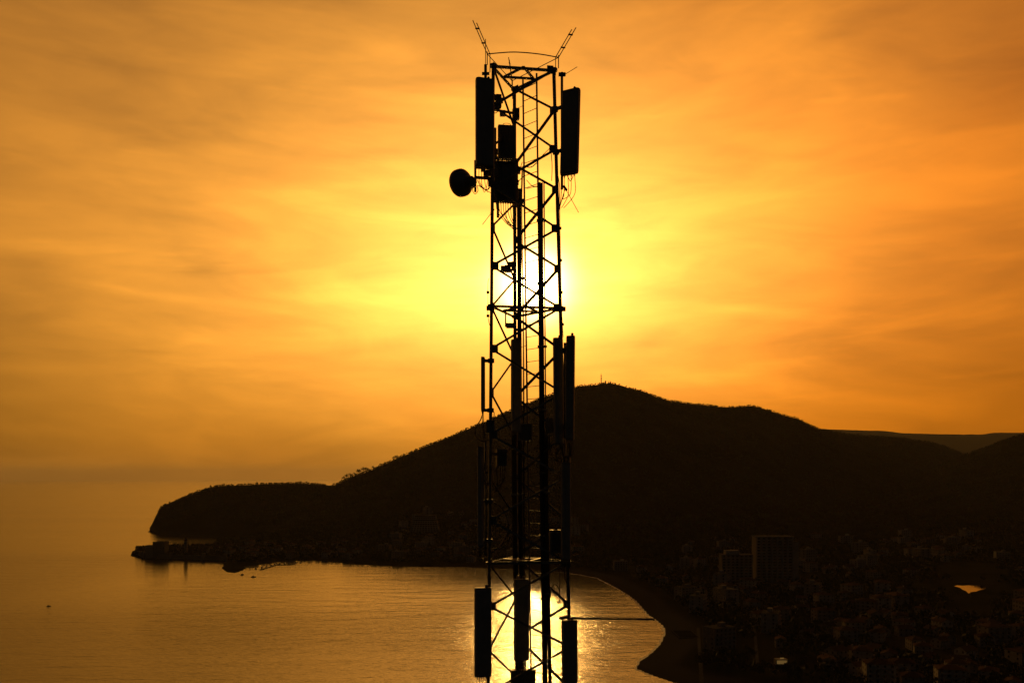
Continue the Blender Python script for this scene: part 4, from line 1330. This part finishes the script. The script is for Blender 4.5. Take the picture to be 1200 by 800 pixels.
for px, h in ((392, 11), (398, 8), (404, 14), (408, 17), (412, 16), (417, 12), (423, 15), (427, 18), (433, 11), (438, 13), (446, 10), (452, 9), (463, 15), (466, 13), (474, 8), (402, 9), (414, 11), (420, 16), (430, 15)):
    plant('broad', ridge_xy(px)[0], ridge_xy(px)[1] - random.uniform(0, 25), h * 1.05, "tree standing out on the skyline above the saddle of the headland", "skyline trees above the saddle", "skyline_tree")
for px in (262, 280, 300, 318, 331, 338, 352, 359, 366):
    plant('broad', *ridge_xy(px), random.uniform(6, 9), "low bushy tree on the headland's flat skyline", "skyline trees on the headland", "headland_tree")
for px, py, h, k in ((1115, 697, 7, 'broad'), (1121, 697, 6, 'broad'), (1127, 698.5, 4.5, 'broad'), (1145, 701, 3, 'broad'), (1160, 699, 4, 'broad')):
    plant(k, *gp(px, py, 5), h, "dark tree on the near bank of the glowing pond", "trees by the pond", "pond_tree")
plant('cypress', *gp(1137.5, 699.5, 5), 6.5, "pointed cypress in front of the glowing pond", "trees by the pond", "cypress_tree")
for i in range(60):
    px, py = random.uniform(786, 950), random.uniform(690, 800)
    x, y = gp(px, py)
    if float(coast_dist(np.array([x]), np.array([y]))[0]) < 42: continue
    if any((x - a) ** 2 + (y - b) ** 2 < (q * .8 + 4) ** 2 for a, b, q in placed + NOGO): continue
    plant('broad' if random.random() < .75 else 'pine', x, y, random.uniform(8, 14), "dark tree in the park behind the curved beach", "park trees behind the beach", "park_tree")
for k in TP.values():
    for ch in list(k.children): bpy.data.objects.remove(ch)
    bpy.data.objects.remove(k)


def clump_field(name, label, xy, hmin, hmax, quads, seed):
    rg = np.random.default_rng(seed); n = len(xy)
    z, d = height(xy[:, 0], xy[:, 1])
    h = rg.uniform(hmin, hmax, n)
    c = rg.normal(size=(n, quads, 3)); c /= np.linalg.norm(c, axis=2)[..., None]; c *= rg.uniform(.35, 1.0, (n, quads, 1))
    c = c * np.array([.42, .42, .40]) * h[:, None, None]; c[..., 2] += (h * .55)[:, None]
    c[..., 0] += xy[:, 0][:, None]; c[..., 1] += xy[:, 1][:, None]; c[..., 2] += z[:, None]
    c = c.reshape(-1, 3); m = len(c)
    a = rg.normal(size=(m, 3)); a /= np.linalg.norm(a, axis=1)[:, None]
    b = rg.normal(size=(m, 3)); b -= a * (a * b).sum(1)[:, None]; b /= np.linalg.norm(b, axis=1)[:, None]
    s = np.repeat(h, quads)[:, None] * rg.uniform(.16, .30, (m, 1))
    v = np.stack([c + a * s, c + b * s * .75, c - a * s, c - b * s * .75], 1).reshape(-1, 3)
    o = raw_mesh(name, v, np.arange(m * 4).reshape(-1, 4), leafm)
    tag(o, label, "woodland", kind="stuff")


def sample(px0, px1, y0, y1, n):
    px = rng.uniform(px0, px1, n); y = np.sqrt(rng.uniform(y0 ** 2, y1 ** 2, n)); return np.stack([(px - 600) / F * y, y], 1)


P = sample(160, 1330, 1450, 3500, 90000)
zz, dd_ = height(P[:, 0], P[:, 1]); pxs = 600 + F * P[:, 0] / P[:, 1]
Yr = np.interp(pxs, RIDGE1[:, 0], RIDGE1[:, 2])
vis = (P[:, 1] < Yr + 60) & (dd_ > 8) & (zz > 24 + 10 * rng.random(len(P)))
P = P[vis]
ok = np.ones(len(P), bool)
for a, b, q in placed: ok &= ((P[:, 0] - a) ** 2 + (P[:, 1] - b) ** 2) > (q + 2) ** 2
clump_field("hill_woodland", "dense dark scrub and pine woodland covering the hill", P[ok][:34000], 3.0, 7.5, 7, 5)
P = sample(640, 1330, 480, 2300, 34000)
P = np.concatenate([P, sample(255, 660, 1290, 1750, 11000), sample(156, 256, 1370, 1500, 1100)])
zz, dd_ = height(P[:, 0], P[:, 1])
ok = (dd_ > 38) & (zz < 40) | ((600 + F * P[:, 0] / P[:, 1] < 300) & (dd_ > 8)) | ((600 + F * P[:, 0] / P[:, 1] < 660) & (dd_ > 22) & (P[:, 1] > 1250))
ok &= (fbm(P[:, 0], P[:, 1], 160.0, 3) > -.5)
for a, b, q in placed + NOGO: ok &= ((P[:, 0] - a) ** 2 + (P[:, 1] - b) ** 2) > (q + 1) ** 2
clump_field("town_greenery", "dark trees and gardens filling the gaps between houses", P[ok], 3.5, 10.5, 9, 6)


# ------------------------------------------------------------------ air
def make_haze():
    m = bpy.data.materials.new("evening_haze"); m.use_nodes = True
    nt = m.node_tree; N, L = nt.nodes, nt.links
    N.remove(N["Principled BSDF"])
    v = N.new("ShaderNodeVolumePrincipled"); v.inputs["Color"].default_value = (0.94, 0.96, 1.0, 1); v.inputs["Density"].default_value = 1.7e-5
    v.inputs["Anisotropy"].default_value = 0.3
    L.new(v.outputs[0], N["Material Output"].inputs["Volume"])
    o = MB().box((0, 28000, 352), (68000, 66000, 720)).build("haze", m)
    tag(o, "thin evening haze over sea, bay and hills", "haze", kind="stuff")


make_haze()
for o in bpy.data.objects:
    if "_o" in o: del o["_o"]
